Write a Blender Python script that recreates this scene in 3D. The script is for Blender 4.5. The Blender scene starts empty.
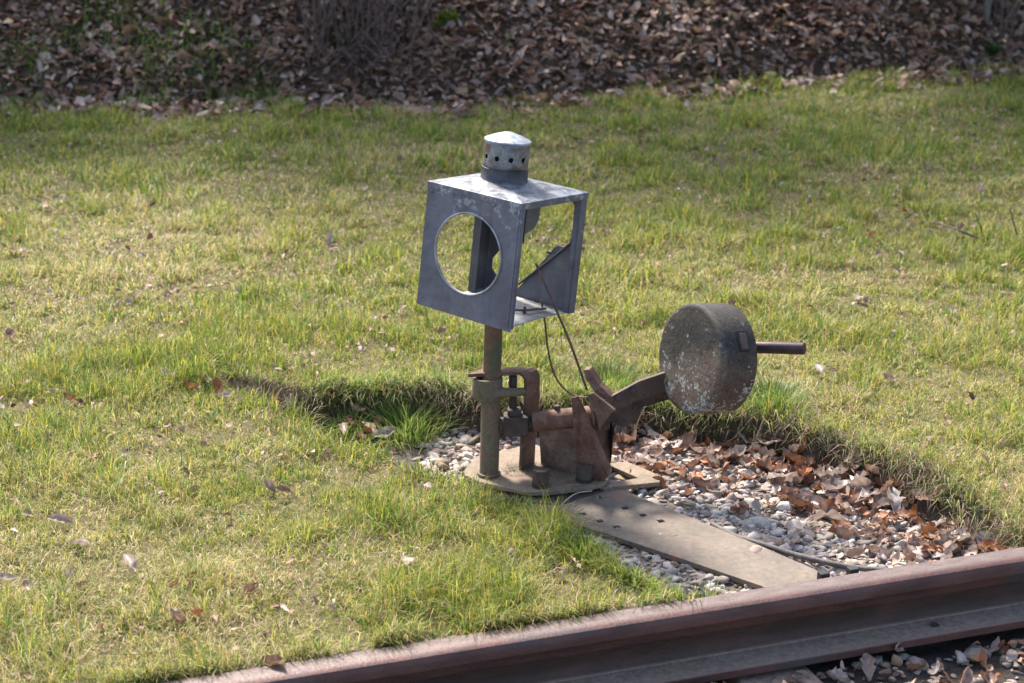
import bpy, bmesh, math, random, time
T0 = time.time()
import numpy as np
from mathutils import Vector, Matrix
from mathutils.geometry import tessellate_polygon

random.seed(7)
rng = np.random.default_rng(11)
sc = bpy.context.scene
COL = sc.collection
R = math.radians

# ---------------------------------------------------------------- camera maths
F, H = 1800.0, 1.6
PITCH = math.atan(571 / F)
CP, SP = math.cos(PITCH), math.sin(PITCH)

def ray(x, y):
    a = (x - 512) / F; b = -(y - 341.5) / F
    return (a, CP + b * SP, -SP + b * CP)

def gz(x, y, z=0.0):                       # point of the view at height z
    d = ray(x, y); t = (z - H) / d[2]
    return Vector((d[0] * t, d[1] * t, z))

def W(x, y, Y):                            # point of the view at distance Y
    d = ray(x, y); t = Y / d[1]
    return Vector((d[0] * t, Y, H + d[2] * t))

# ---------------------------------------------------------------- tagging
def tag(o, label, cat, group=None, kind=None):
    if label: o['label'] = label
    if cat: o['category'] = cat
    if group: o['group'] = group
    if kind: o['kind'] = kind
    return o

def empty(name, loc, label, cat, group=None):
    o = bpy.data.objects.new(name, None); COL.objects.link(o)
    o.location = loc; o.empty_display_size = .05
    return tag(o, label, cat, group)

def link(name, me, mats, parent=None, smooth=False):
    o = bpy.data.objects.new(name, me); COL.objects.link(o)
    for m in (mats if isinstance(mats, (list, tuple)) else [mats]): me.materials.append(m)
    if smooth:
        for p in me.polygons: p.use_smooth = True
    if parent is not None:
        o.parent = parent
        o.matrix_parent_inverse = Matrix.Translation(parent.location).inverted()
    return o

def from_bm(name, bm, mats, parent=None, smooth=False, bevel=0.0, seg=2):
    bmesh.ops.recalc_face_normals(bm, faces=bm.faces[:])
    me = bpy.data.meshes.new(name); bm.to_mesh(me); bm.free()
    o = link(name, me, mats, parent, smooth)
    if bevel:
        md = o.modifiers.new('bevel', 'BEVEL'); md.width = bevel; md.segments = seg
        md.limit_method = 'ANGLE'; md.angle_limit = R(35)
    if smooth:
        try: me.set_sharp_from_angle(angle=R(42))
        except Exception: pass
    return o

# ---------------------------------------------------------------- shapes
def add_prism(bm, outer, holes, t, M):
    """flat plate in local XY with through holes, thickness t along +Z, mapped by M"""
    loops = [outer] + list(holes)
    flat = [p for l in loops for p in l]
    tris = tessellate_polygon([[Vector((p[0], p[1], 0)) for p in l] for l in loops])
    a = [bm.verts.new(M @ Vector((p[0], p[1], 0))) for p in flat]
    b = [bm.verts.new(M @ Vector((p[0], p[1], t))) for p in flat]
    for i, j, k in tris:
        for f in ((a[i], a[k], a[j]), (b[i], b[j], b[k])):
            try: bm.faces.new(f)
            except ValueError: pass
    n0 = 0
    for l in loops:
        n = len(l)
        for i in range(n):
            j = (i + 1) % n
            bm.faces.new((a[n0 + i], a[n0 + j], b[n0 + j], b[n0 + i]))
        n0 += n

def plate_pts(bm, pts, t_vec):
    """plate through 3D points (planar-ish), extruded by t_vec"""
    a = [bm.verts.new(p) for p in pts]; b = [bm.verts.new(p + t_vec) for p in pts]
    fa = bm.faces.new(a); fb = bm.faces.new(b[::-1])
    n = len(a)
    for i in range(n):
        j = (i + 1) % n
        bm.faces.new((a[i], a[j], b[j], b[i]))
    bmesh.ops.triangulate(bm, faces=[fa, fb])

def add_tube(bm, pts, rad, n=14, cap=True):
    pts = [Vector(p) for p in pts]
    rads = rad if isinstance(rad, (list, tuple)) else [rad] * len(pts)
    rings = []
    up = None
    for i, p in enumerate(pts):
        if i == 0: d = pts[1] - p
        elif i == len(pts) - 1: d = p - pts[i - 1]
        else: d = (pts[i + 1] - pts[i - 1])
        d.normalize()
        if up is None:
            up = Vector((0, 0, 1)) if abs(d.z) < .9 else Vector((0, 1, 0))
        u = d.cross(up).normalized(); v = u.cross(d).normalized(); up = v
        rings.append([bm.verts.new(p + (u * math.cos(2 * math.pi * k / n) + v * math.sin(2 * math.pi * k / n)) * rads[i]) for k in range(n)])
    for r0, r1 in zip(rings, rings[1:]):
        for k in range(n):
            bm.faces.new((r0[k], r0[(k + 1) % n], r1[(k + 1) % n], r1[k]))
    if cap:
        bm.faces.new(rings[0][::-1]); bm.faces.new(rings[-1])

def add_lathe(bm, prof, M, n=48):
    """profile (r, z) round local Z"""
    rings = []
    for r, z in prof:
        if r < 1e-6: rings.append([bm.verts.new(M @ Vector((0, 0, z)))])
        else: rings.append([bm.verts.new(M @ Vector((r * math.cos(2 * math.pi * k / n), r * math.sin(2 * math.pi * k / n), z))) for k in range(n)])
    for a, b in zip(rings, rings[1:]):
        for k in range(n):
            j = (k + 1) % n
            if len(a) == 1 and len(b) == 1: continue
            if len(a) == 1: bm.faces.new((a[0], b[k], b[j]))
            elif len(b) == 1: bm.faces.new((a[k], a[j], b[0]))
            else: bm.faces.new((a[k], a[j], b[j], b[k]))

def add_box(bm, c, s, M=Matrix()):
    vs = [bm.verts.new(M @ Vector((c[0] + s[0] * (i & 1 or -1) / 2 if (i & 1) else c[0] - s[0] / 2,
                                   c[1] + (s[1] / 2 if i & 2 else -s[1] / 2),
                                   c[2] + (s[2] / 2 if i & 4 else -s[2] / 2)))) for i in range(8)]
    for f in ((0, 2, 3, 1), (4, 5, 7, 6), (0, 1, 5, 4), (2, 6, 7, 3), (0, 4, 6, 2), (1, 3, 7, 5)):
        bm.faces.new([vs[i] for i in f])

def spline(pts, k=8):
    out = []
    P = [Vector(p) for p in pts]; P = [P[0] * 2 - P[1]] + P + [P[-1] * 2 - P[-2]]
    for i in range(1, len(P) - 2):
        for s in range(k):
            t = s / k
            a, b, c, d = P[i - 1], P[i], P[i + 1], P[i + 2]
            out.append(.5 * ((2 * b) + (c - a) * t + (2 * a - 5 * b + 4 * c - d) * t * t + (3 * b - a - 3 * c + d) * t ** 3))
    out.append(P[-2])
    return out

# ---------------------------------------------------------------- numpy noise
LAT = rng.random((256, 256))
def vnoise(x, y, s, o=0):
    x = np.asarray(x) / s + 57.3 + o * 13.7; y = np.asarray(y) / s + 31.9 + o * 7.1
    xi = np.floor(x).astype(int); yi = np.floor(y).astype(int)
    fx = x - xi; fy = y - yi
    fx = fx * fx * (3 - 2 * fx); fy = fy * fy * (3 - 2 * fy)
    g = lambda a, b: LAT[a % 256, b % 256]
    return (g(xi, yi) * (1 - fx) + g(xi + 1, yi) * fx) * (1 - fy) + (g(xi, yi + 1) * (1 - fx) + g(xi + 1, yi + 1) * fx) * fy
def fbm(x, y, s, o=0, n=4):
    v = 0; a = .5; t = 0
    for i in range(n):
        v = v + a * vnoise(x, y, s / 2 ** i, o + i * 3); t += a; a *= .55
    return v / t
def sstep(a, b, x):
    t = np.clip((x - a) / (b - a), 0, 1); return t * t * (3 - 2 * t)

# ---------------------------------------------------------------- materials
def mat(name, build):
    m = bpy.data.materials.new(name); m.use_nodes = True
    nt = m.node_tree; nt.nodes.clear()
    out = nt.nodes.new('ShaderNodeOutputMaterial')
    build(nt, out); return m

def N(nt, t, **kw):
    n = nt.nodes.new(t)
    for k, v in kw.items():
        if k == 'inp':
            for a, b in v.items(): n.inputs[a].default_value = b
        else: setattr(n, k, v)
    return n

def ramp(nt, fac, stops, interp='LINEAR'):
    r = nt.nodes.new('ShaderNodeValToRGB'); r.color_ramp.interpolation = interp
    e = r.color_ramp.elements
    while len(e) < len(stops): e.new(.5)
    for el, (p, c) in zip(e, stops):
        el.position = p; el.color = (*c, 1) if len(c) == 3 else c
    nt.links.new(fac, r.inputs[0]); return r.outputs[0]

def mixc(nt, fac, a, b, mode='MIX'):
    m = nt.nodes.new('ShaderNodeMix'); m.data_type = 'RGBA'; m.blend_type = mode
    for s, v in ((0, fac), (6, a), (7, b)):
        if isinstance(v, (int, float)): m.inputs[s].default_value = v
        elif isinstance(v, tuple): m.inputs[s].default_value = (*v, 1)
        else: nt.links.new(v, m.inputs[s])
    return m.outputs[2]

def noise(nt, vec, scale, detail=6, rough=.6, dist=0):
    n = N(nt, 'ShaderNodeTexNoise', inp={'Scale': scale, 'Detail': detail, 'Roughness': rough, 'Distortion': dist})
    nt.links.new(vec, n.inputs['Vector']); return n.outputs['Fac']

def geo_pos(nt): return nt.nodes.new('ShaderNodeNewGeometry').outputs['Position']

def metal_patina(name, base, alt, spots=None, scale=18, rough=.75, metallic=.15, bump=.35, alt_amt=(.42, .6), spot_scale=120, spot_lo=.63, extra=None, streak=None, rough2=None):
    def b(nt, out):
        p = geo_pos(nt)
        n1 = noise(nt, p, scale, 8, .65, .4); n2 = noise(nt, p, scale * 6, 5, .6)
        f = ramp(nt, n1, [(alt_amt[0], (0, 0, 0)), (alt_amt[1], (1, 1, 1))])
        c = mixc(nt, f, base, alt)
        c = mixc(nt, .75, c, ramp(nt, n2, [(.3, (.45, .45, .45)), (.7, (1.35, 1.3, 1.25))]), 'MULTIPLY')
        if extra:
            n3 = noise(nt, p, extra[1], 4, .55, .2)
            c = mixc(nt, ramp(nt, n3, [(extra[2], (0, 0, 0)), (extra[2] + .07, (1, 1, 1))]), c, extra[0])
        if spots:
            n4 = noise(nt, p, spot_scale, 3, .5)
            n5 = noise(nt, p, scale * .7, 2, .5)
            m = N(nt, 'ShaderNodeMath', operation='MULTIPLY_ADD'); nt.links.new(n5, m.inputs[0]); m.inputs[1].default_value = .45; nt.links.new(n4, m.inputs[2])
            c = mixc(nt, ramp(nt, m.outputs[0], [(spot_lo + .2, (0, 0, 0)), (spot_lo + .24, (1, 1, 1))]), c, spots)
        bs = N(nt, 'ShaderNodeBsdfPrincipled', inp={'Metallic': metallic, 'Roughness': rough})
        rr = ramp(nt, n2, [(.3, (rough - .15,) * 3), (.7, (min(1, rough + .15),) * 3)])
        nt.links.new(rr, bs.inputs['Roughness'])
        nt.links.new(c, bs.inputs['Base Color'])
        bp = N(nt, 'ShaderNodeBump', inp={'Strength': bump, 'Distance': .004})
        nt.links.new(n2, bp.inputs['Height']); nt.links.new(bp.outputs[0], bs.inputs['Normal'])
        nt.links.new(bs.outputs[0], out.inputs[0])
    return mat(name, b)

M_rust = metal_patina('rust_steel', (.125, .065, .043), (.19, .11, .072), scale=22, extra=((.085, .09, .05), 9, .60))
M_rust_red = metal_patina('red_rust_steel', (.14, .062, .042), (.21, .115, .08), scale=30, extra=((.09, .085, .06), 14, .64))
M_rust_dark = metal_patina('dark_rust_steel', (.045, .032, .027), (.10, .06, .045), scale=26, metallic=.2)
M_lichen_post = metal_patina('lichened_post', (.16, .105, .07), (.13, .135, .065), scale=26, alt_amt=(.48, .62))
M_green_band = metal_patina('green_band', (.13, .12, .07), (.17, .12, .085), scale=24, rough=.8)
M_base = metal_patina('base_plate_steel', (.25, .19, .13), (.19, .14, .095), scale=20, rough=.8, metallic=.05, extra=((.15, .075, .045), 11, .6))
M_perf = metal_patina('perforated_steel', (.21, .165, .125), (.15, .12, .09), scale=13, rough=.78, metallic=.05, extra=((.25, .14, .095), 9, .60), bump=.5, alt_amt=(.3, .7))
M_web = metal_patina('pale_rust_web', (.23, .155, .11), (.15, .09, .065), scale=15, rough=.8, metallic=.05)
M_rust_mid = metal_patina('brown_rust_steel', (.085, .052, .04), (.125, .08, .06), scale=26, extra=((.08, .085, .05), 12, .62))
M_handle = metal_patina('handle_steel', (.05, .033, .036), (.075, .045, .045), scale=30, rough=.5, metallic=.5, bump=.1)
M_black = metal_patina('black_iron', (.015, .014, .014), (.03, .025, .022), scale=40, rough=.7)
M_wire = metal_patina('wire_rust', (.10, .055, .04), (.15, .09, .065), scale=60, rough=.7)
M_pipe = metal_patina('grey_rod_steel', (.10, .085, .075), (.15, .13, .115), scale=30, rough=.7)
M_sleeper = metal_patina('sleeper_wood', (.16, .11, .085), (.25, .18, .14), scale=12, rough=.9, metallic=0)

def b_rail(nt, out):
    tc = nt.nodes.new('ShaderNodeTexCoord'); p = tc.outputs['Object']
    sep = nt.nodes.new('ShaderNodeSeparateXYZ'); nt.links.new(p, sep.inputs[0])
    mp = N(nt, 'ShaderNodeMapping'); mp.inputs['Scale'].default_value = (.35, 1, 1); nt.links.new(p, mp.inputs[0])
    n1 = noise(nt, mp.outputs[0], 20, 8, .65, .3); n2 = noise(nt, p, 160, 5, .6)
    c = mixc(nt, ramp(nt, n1, [(.4, (0, 0, 0)), (.6, (1, 1, 1))]), (.075, .036, .030), (.12, .058, .048))
    n3 = noise(nt, mp.outputs[0], 9, 6, .7)
    c = mixc(nt, ramp(nt, n3, [(.55, (0, 0, 0)), (.66, (1, 1, 1))]), c, (.07, .06, .062))
    c = mixc(nt, .5, c, ramp(nt, n2, [(.3, (.5, .5, .5)), (.7, (1.3, 1.3, 1.3))]), 'MULTIPLY')
    # running surface: paler worn steel
    top = ramp(nt, sep.outputs['Z'], [(.0, (0, 0, 0)), (1., (1, 1, 1))])
    mr = N(nt, 'ShaderNodeMapRange', inp={'From Min': -.007, 'From Max': -.0005}); nt.links.new(sep.outputs['Z'], mr.inputs[0])
    ny_ = N(nt, 'ShaderNodeMath', operation='MULTIPLY_ADD', inp={1: .012}); nt.links.new(n1, ny_.inputs[0]); nt.links.new(sep.outputs['Y'], ny_.inputs[2])
    my = N(nt, 'ShaderNodeMapRange', inp={'From Min': -.006, 'From Max': -.020}); nt.links.new(ny_.outputs[0], my.inputs[0])
    mw = N(nt, 'ShaderNodeMath', operation='MULTIPLY'); nt.links.new(mr.outputs[0], mw.inputs[0]); nt.links.new(my.outputs[0], mw.inputs[1])
    c = mixc(nt, mw.outputs[0], c, mixc(nt, ramp(nt, noise(nt, mp.outputs[0], 60, 6, .7), [(.35, (0, 0, 0)), (.65, (1, 1, 1))]), (.10, .070, .063), (.17, .125, .112)))
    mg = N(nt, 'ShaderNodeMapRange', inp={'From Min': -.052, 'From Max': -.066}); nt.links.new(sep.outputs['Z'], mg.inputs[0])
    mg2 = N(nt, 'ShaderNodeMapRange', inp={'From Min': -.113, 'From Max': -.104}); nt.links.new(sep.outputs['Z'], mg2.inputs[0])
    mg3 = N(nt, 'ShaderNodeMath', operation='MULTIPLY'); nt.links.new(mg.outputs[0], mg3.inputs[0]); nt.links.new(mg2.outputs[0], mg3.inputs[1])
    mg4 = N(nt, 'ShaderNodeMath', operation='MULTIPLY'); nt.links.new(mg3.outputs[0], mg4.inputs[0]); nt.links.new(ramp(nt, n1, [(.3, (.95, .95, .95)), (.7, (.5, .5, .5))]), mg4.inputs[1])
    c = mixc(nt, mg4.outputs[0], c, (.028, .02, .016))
    # dirt lying in the angle between web and foot
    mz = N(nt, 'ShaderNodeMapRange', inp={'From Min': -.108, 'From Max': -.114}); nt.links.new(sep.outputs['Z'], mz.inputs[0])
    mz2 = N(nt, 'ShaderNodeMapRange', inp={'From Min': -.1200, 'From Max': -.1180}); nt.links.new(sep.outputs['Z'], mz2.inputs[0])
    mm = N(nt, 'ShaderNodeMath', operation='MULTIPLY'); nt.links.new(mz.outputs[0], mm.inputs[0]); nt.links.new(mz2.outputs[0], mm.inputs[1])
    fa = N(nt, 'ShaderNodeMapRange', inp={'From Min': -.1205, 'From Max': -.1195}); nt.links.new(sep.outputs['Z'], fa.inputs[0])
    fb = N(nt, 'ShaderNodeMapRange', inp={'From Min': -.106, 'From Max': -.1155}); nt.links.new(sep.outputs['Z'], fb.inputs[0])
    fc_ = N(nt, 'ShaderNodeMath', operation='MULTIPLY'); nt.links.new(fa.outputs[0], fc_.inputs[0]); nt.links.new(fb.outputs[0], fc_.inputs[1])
    c = mixc(nt, fc_.outputs[0], c, mixc(nt, n1, (.15, .095, .075), (.23, .165, .13)))  # paler dusty foot top, with light from the sky put into the colour
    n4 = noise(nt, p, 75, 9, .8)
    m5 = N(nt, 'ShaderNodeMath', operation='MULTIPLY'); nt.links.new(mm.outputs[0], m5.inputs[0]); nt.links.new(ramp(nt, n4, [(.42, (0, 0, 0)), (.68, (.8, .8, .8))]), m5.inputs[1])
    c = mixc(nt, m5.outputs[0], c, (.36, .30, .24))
    bs = N(nt, 'ShaderNodeBsdfPrincipled', inp={'Metallic': .35, 'Roughness': .55})
    nt.links.new(ramp(nt, n2, [(.3, (.42,) * 3), (.7, (.72,) * 3)]), bs.inputs['Roughness'])
    nt.links.new(c, bs.inputs['Base Color'])
    bp = N(nt, 'ShaderNodeBump', inp={'Strength': .3, 'Distance': .003}); nt.links.new(n2, bp.inputs['Height']); nt.links.new(bp.outputs[0], bs.inputs['Normal'])
    nt.links.new(bs.outputs[0], out.inputs[0])
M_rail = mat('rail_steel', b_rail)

def b_zinc(lo, hi, patch, patch_amt, rough):
    def b(nt, out):
        tc = nt.nodes.new('ShaderNodeTexCoord'); p = tc.outputs['Object']
        n1 = noise(nt, p, 9, 8, .6, .3); n2 = noise(nt, p, 60, 6, .6)
        c = mixc(nt, ramp(nt, n1, [(.35, (0, 0, 0)), (.65, (1, 1, 1))]), lo, hi)
        c = mixc(nt, .35, c, ramp(nt, n2, [(.3, (.6, .6, .6)), (.7, (1.3, 1.3, 1.3))]), 'MULTIPLY')
        # scuffed patches, thicker towards the top of the sheet
        sep = nt.nodes.new('ShaderNodeSeparateXYZ'); nt.links.new(p, sep.inputs[0])
        mr = N(nt, 'ShaderNodeMapRange', inp={'From Min': .02, 'From Max': .145, 'To Min': -.10, 'To Max': .085}); nt.links.new(sep.outputs['Z'], mr.inputs[0])
        n3 = noise(nt, p, 30, 9, .74, .15)
        ad = N(nt, 'ShaderNodeMath', operation='ADD'); nt.links.new(n3, ad.inputs[0]); nt.links.new(mr.outputs[0], ad.inputs[1])
        c = mixc(nt, ramp(nt, ad.outputs[0], [(patch_amt, (0, 0, 0)), (patch_amt + .03, (.8, .8, .8))]), c, patch)
        # vertical stains
        mp = N(nt, 'ShaderNodeMapping'); mp.inputs['Scale'].default_value = (40, 40, 5); nt.links.new(p, mp.inputs[0])
        n4 = noise(nt, mp.outputs[0], 1, 4, .6)
        c = mixc(nt, ramp(nt, n4, [(.48, (0, 0, 0)), (.7, (.55, .55, .55))]), c, (.13, .11, .125))
        n5 = noise(nt, p, 5, 6, .75, 1.2); c = mixc(nt, .6, c, ramp(nt, n5, [(.35, (.62, .60, .64)), (.65, (1.3, 1.28, 1.25))]), 'MULTIPLY')
        bs = N(nt, 'ShaderNodeBsdfPrincipled', inp={'Metallic': .45, 'Roughness': rough})
        nt.links.new(c, bs.inputs['Base Color'])
        nt.links.new(ramp(nt, n2, [(.3, (rough - .08,) * 3), (.7, (rough + .12,) * 3)]), bs.inputs['Roughness'])
        bp = N(nt, 'ShaderNodeBump', inp={'Strength': .55, 'Distance': .006}); nt.links.new(n1, bp.inputs['Height']); nt.links.new(bp.outputs[0], bs.inputs['Normal'])
        nt.links.new(bs.outputs[0], out.inputs[0])
    return b
M_zinc = mat('blue_grey_sheet', b_zinc((.125, .13, .17), (.18, .185, .235), (.36, .39, .40), .60, .48))
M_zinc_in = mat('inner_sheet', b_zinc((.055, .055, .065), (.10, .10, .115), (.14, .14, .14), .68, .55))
M_zinc_pale = mat('pale_sheet', b_zinc((.30, .30, .33), (.42, .42, .43), (.55, .56, .56), .58, .42))
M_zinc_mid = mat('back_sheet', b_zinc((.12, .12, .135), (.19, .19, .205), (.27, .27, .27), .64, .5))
M_lid = mat('lid_sheet', b_zinc((.075, .08, .096), (.12, .125, .145), (.24, .26, .28), .55, .48))
M_floor = mat('floor_sheet', b_zinc((.30, .30, .29), (.42, .42, .39), (.2, .19, .17), .62, .5))
M_chim = metal_patina('chimney_zinc', (.17, .16, .16), (.27, .28, .29), scale=30, rough=.45, metallic=.45, extra=((.15, .10, .085), 24, .56), bump=.1)
M_cap = metal_patina('cap_zinc', (.33, .345, .37), (.42, .44, .47), scale=14, rough=.4, metallic=.4, bump=.05)
M_band = metal_patina('chimney_band', (.05, .052, .058), (.08, .08, .09), scale=30, rough=.5, metallic=.4, bump=.1)

def b_weight(nt, out):
    tc = nt.nodes.new('ShaderNodeTexCoord'); p = tc.outputs['Object']
    sep = nt.nodes.new('ShaderNodeSeparateXYZ'); nt.links.new(p, sep.inputs[0])
    n1 = noise(nt, p, 22, 8, .65, .4); n2 = noise(nt, p, 130, 5, .65); n0 = noise(nt, p, 14, 5, .6)
    # lower part has lost its dark crust
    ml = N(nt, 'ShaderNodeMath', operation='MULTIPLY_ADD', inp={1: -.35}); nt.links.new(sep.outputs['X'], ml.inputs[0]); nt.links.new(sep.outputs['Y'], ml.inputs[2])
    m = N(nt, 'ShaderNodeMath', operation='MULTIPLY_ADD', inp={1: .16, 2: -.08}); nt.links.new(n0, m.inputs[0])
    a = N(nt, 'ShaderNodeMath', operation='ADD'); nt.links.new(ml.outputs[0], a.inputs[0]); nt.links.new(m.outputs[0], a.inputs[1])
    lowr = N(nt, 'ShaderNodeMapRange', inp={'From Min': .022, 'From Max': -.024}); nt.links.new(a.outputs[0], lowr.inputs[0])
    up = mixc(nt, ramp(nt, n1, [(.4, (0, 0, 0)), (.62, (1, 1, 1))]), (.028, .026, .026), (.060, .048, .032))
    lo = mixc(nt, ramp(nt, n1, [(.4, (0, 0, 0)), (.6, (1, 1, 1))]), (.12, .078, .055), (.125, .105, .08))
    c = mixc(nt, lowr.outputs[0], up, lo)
    c = mixc(nt, .7, c, ramp(nt, n2, [(.34, (.35, .35, .35)), (.66, (1.7, 1.6, 1.5))]), 'MULTIPLY')
    n7 = noise(nt, p, 11, 6, .7, .5); c = mixc(nt, ramp(nt, n7, [(.62, (0, 0, 0)), (.66, (1, 1, 1))]), c, (.09, .05, .04))
    n8 = noise(nt, p, 30, 8, .75, .3); c = mixc(nt, ramp(nt, n8, [(.60, (0, 0, 0)), (.66, (.8, .8, .8))]), c, (.24, .22, .20))
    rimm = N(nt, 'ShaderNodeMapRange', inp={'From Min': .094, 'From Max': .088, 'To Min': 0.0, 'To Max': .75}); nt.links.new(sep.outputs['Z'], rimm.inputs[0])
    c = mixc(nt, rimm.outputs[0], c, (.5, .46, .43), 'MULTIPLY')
    # lichen dots, thick low down
    v = N(nt, 'ShaderNodeTexVoronoi', inp={'Scale': 95.0, 'Randomness': 1.0}); nt.links.new(p, v.inputs['Vector'])
    n3 = noise(nt, p, 20, 4, .6); n6 = noise(nt, p, 200, 3, .6)
    mr = N(nt, 'ShaderNodeMapRange', inp={'From Min': .08, 'From Max': -.11, 'To Min': -.04, 'To Max': .17}); nt.links.new(sep.outputs['Y'], mr.inputs[0])
    ad = N(nt, 'ShaderNodeMath', operation='ADD'); nt.links.new(n3, ad.inputs[0]); nt.links.new(mr.outputs[0], ad.inputs[1])
    t = N(nt, 'ShaderNodeMapRange', inp={'From Min': .52, 'From Max': .80, 'To Min': 0.0, 'To Max': .78}); nt.links.new(ad.outputs[0], t.inputs[0])
    ls = N(nt, 'ShaderNodeMath', operation='LESS_THAN'); nt.links.new(v.outputs['Distance'], ls.inputs[0]); nt.links.new(t.outputs[0], ls.inputs[1])
    ls2 = N(nt, 'ShaderNodeMath', operation='MULTIPLY'); nt.links.new(ls.outputs[0], ls2.inputs[0]); nt.links.new(ramp(nt, n6, [(.42, (0, 0, 0)), (.55, (1, 1, 1))]), ls2.inputs[1])
    c = mixc(nt, ls2.outputs[0], c, (.38, .365, .34))
    bs = N(nt, 'ShaderNodeBsdfPrincipled', inp={'Metallic': .05, 'Roughness': .78}); nt.links.new(c, bs.inputs['Base Color'])
    bp = N(nt, 'ShaderNodeBump', inp={'Strength': .5, 'Distance': .004}); nt.links.new(n2, bp.inputs['Height']); nt.links.new(bp.outputs[0], bs.inputs['Normal'])
    nt.links.new(bs.outputs[0], out.inputs[0])
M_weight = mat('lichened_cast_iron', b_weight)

def foliage_mat(name, trans=.45, rough=.6, tint=1.0, attr='col', spec=.3):
    def b(nt, out):
        at = N(nt, 'ShaderNodeAttribute', attribute_name=attr)
        bs = N(nt, 'ShaderNodeBsdfPrincipled', inp={'Roughness': rough, 'Specular IOR Level': spec})
        nt.links.new(at.outputs['Color'], bs.inputs['Base Color'])
        tr = nt.nodes.new('ShaderNodeBsdfTranslucent'); nt.links.new(at.outputs['Color'], tr.inputs['Color'])
        mx = N(nt, 'ShaderNodeMixShader', inp={0: trans}); nt.links.new(bs.outputs[0], mx.inputs[1]); nt.links.new(tr.outputs[0], mx.inputs[2])
        nt.links.new(mx.outputs[0], out.inputs[0])
    return mat(name, b)
M_grass = foliage_mat('grass_blades', .5, .45, spec=.35)
M_litter = foliage_mat('litter_leaves', .15, .6)
M_straw = foliage_mat('dry_strands', .3, .7)

def b_stone(nt, out):
    at = N(nt, 'ShaderNodeAttribute', attribute_name='col'); p = geo_pos(nt)
    n = noise(nt, p, 90, 6, .65)
    c = mixc(nt, .8, at.outputs['Color'], ramp(nt, n, [(.3, (.6, .6, .6)), (.7, (1.25, 1.25, 1.25))]), 'MULTIPLY')
    bs = N(nt, 'ShaderNodeBsdfPrincipled', inp={'Roughness': .85}); nt.links.new(c, bs.inputs['Base Color'])
    bp = N(nt, 'ShaderNodeBump', inp={'Strength': .35, 'Distance': .003}); nt.links.new(n, bp.inputs['Height']); nt.links.new(bp.outputs[0], bs.inputs['Normal'])
    nt.links.new(bs.outputs[0], out.inputs[0])
M_stone = mat('limestone_chips', b_stone)

def b_ground(nt, out):
    at = N(nt, 'ShaderNodeAttribute', attribute_name='col'); p = geo_pos(nt)
    n = noise(nt, p, 60, 8, .7); n2 = noise(nt, p, 7, 5, .6)
    c = mixc(nt, .9, at.outputs['Color'], ramp(nt, n, [(.28, (.45, .45, .45)), (.72, (1.5, 1.45, 1.4))]), 'MULTIPLY')
    c = mixc(nt, .6, c, ramp(nt, n2, [(.3, (.75, .75, .75)), (.7, (1.2, 1.2, 1.2))]), 'MULTIPLY')
    bs = N(nt, 'ShaderNodeBsdfPrincipled', inp={'Roughness': .95, 'Specular IOR Level': .15}); nt.links.new(c, bs.inputs['Base Color'])
    bp = N(nt, 'ShaderNodeBump', inp={'Strength': .8, 'Distance': .012}); nt.links.new(n, bp.inputs['Height']); nt.links.new(bp.outputs[0], bs.inputs['Normal'])
    nt.links.new(bs.outputs[0], out.inputs[0])
M_ground = mat('soil', b_ground)

def b_bark(nt, out):
    p = geo_pos(nt); mp = N(nt, 'ShaderNodeMapping'); mp.inputs['Scale'].default_value = (1, 1, .25); nt.links.new(p, mp.inputs[0])
    n = noise(nt, mp.outputs[0], 40, 8, .7, .5)
    c = ramp(nt, n, [(.35, (.06, .05, .04)), (.6, (.17, .15, .12)), (.75, (.14, .16, .09))])
    bs = N(nt, 'ShaderNodeBsdfPrincipled', inp={'Roughness': .9}); nt.links.new(c, bs.inputs['Base Color'])
    bp = N(nt, 'ShaderNodeBump', inp={'Strength': .8, 'Distance': .01}); nt.links.new(n, bp.inputs['Height']); nt.links.new(bp.outputs[0], bs.inputs['Normal'])
    nt.links.new(bs.outputs[0], out.inputs[0])
M_bark = mat('bark', b_bark)

def b_leaf(nt, out):
    oi = nt.nodes.new('ShaderNodeObjectInfo')
    c = ramp(nt, oi.outputs['Random'], [(0, (.42, .17, .06)), (.12, (.22, .085, .04)), (.25, (.46, .34, .27)), (.4, (.30, .14, .075)), (.52, (.34, .23, .18)), (.66, (.56, .47, .41)), (.8, (.17, .09, .065)), (.9, (.50, .40, .34)), (1, (.40, .26, .19))])
    tc = nt.nodes.new('ShaderNodeTexCoord'); n = noise(nt, tc.outputs['Object'], 70, 5, .6)
    c = mixc(nt, .8, c, ramp(nt, n, [(.3, (.6, .6, .6)), (.7, (1.2, 1.2, 1.2))]), 'MULTIPLY')
    w = N(nt, 'ShaderNodeTexWave', inp={'Scale': 26.0, 'Distortion': 2.0}); w.bands_direction = 'DIAGONAL'; nt.links.new(tc.outputs['Object'], w.inputs['Vector'])
    c = mixc(nt, .25, c, w.outputs['Color'], 'MULTIPLY')
    bs = N(nt, 'ShaderNodeBsdfPrincipled', inp={'Roughness': .5}); nt.links.new(c, bs.inputs['Base Color'])
    bp = N(nt, 'ShaderNodeBump', inp={'Strength': .3, 'Distance': .002}); nt.links.new(w.outputs['Fac'], bp.inputs['Height']); nt.links.new(bp.outputs[0], bs.inputs['Normal'])
    tr = nt.nodes.new('ShaderNodeBsdfTranslucent'); nt.links.new(c, tr.inputs['Color'])
    mx = N(nt, 'ShaderNodeMixShader', inp={0: .3}); nt.links.new(bs.outputs[0], mx.inputs[1]); nt.links.new(tr.outputs[0], mx.inputs[2])
    nt.links.new(mx.outputs[0], out.inputs[0])
M_leaf = mat('dry_leaf', b_leaf)

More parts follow.
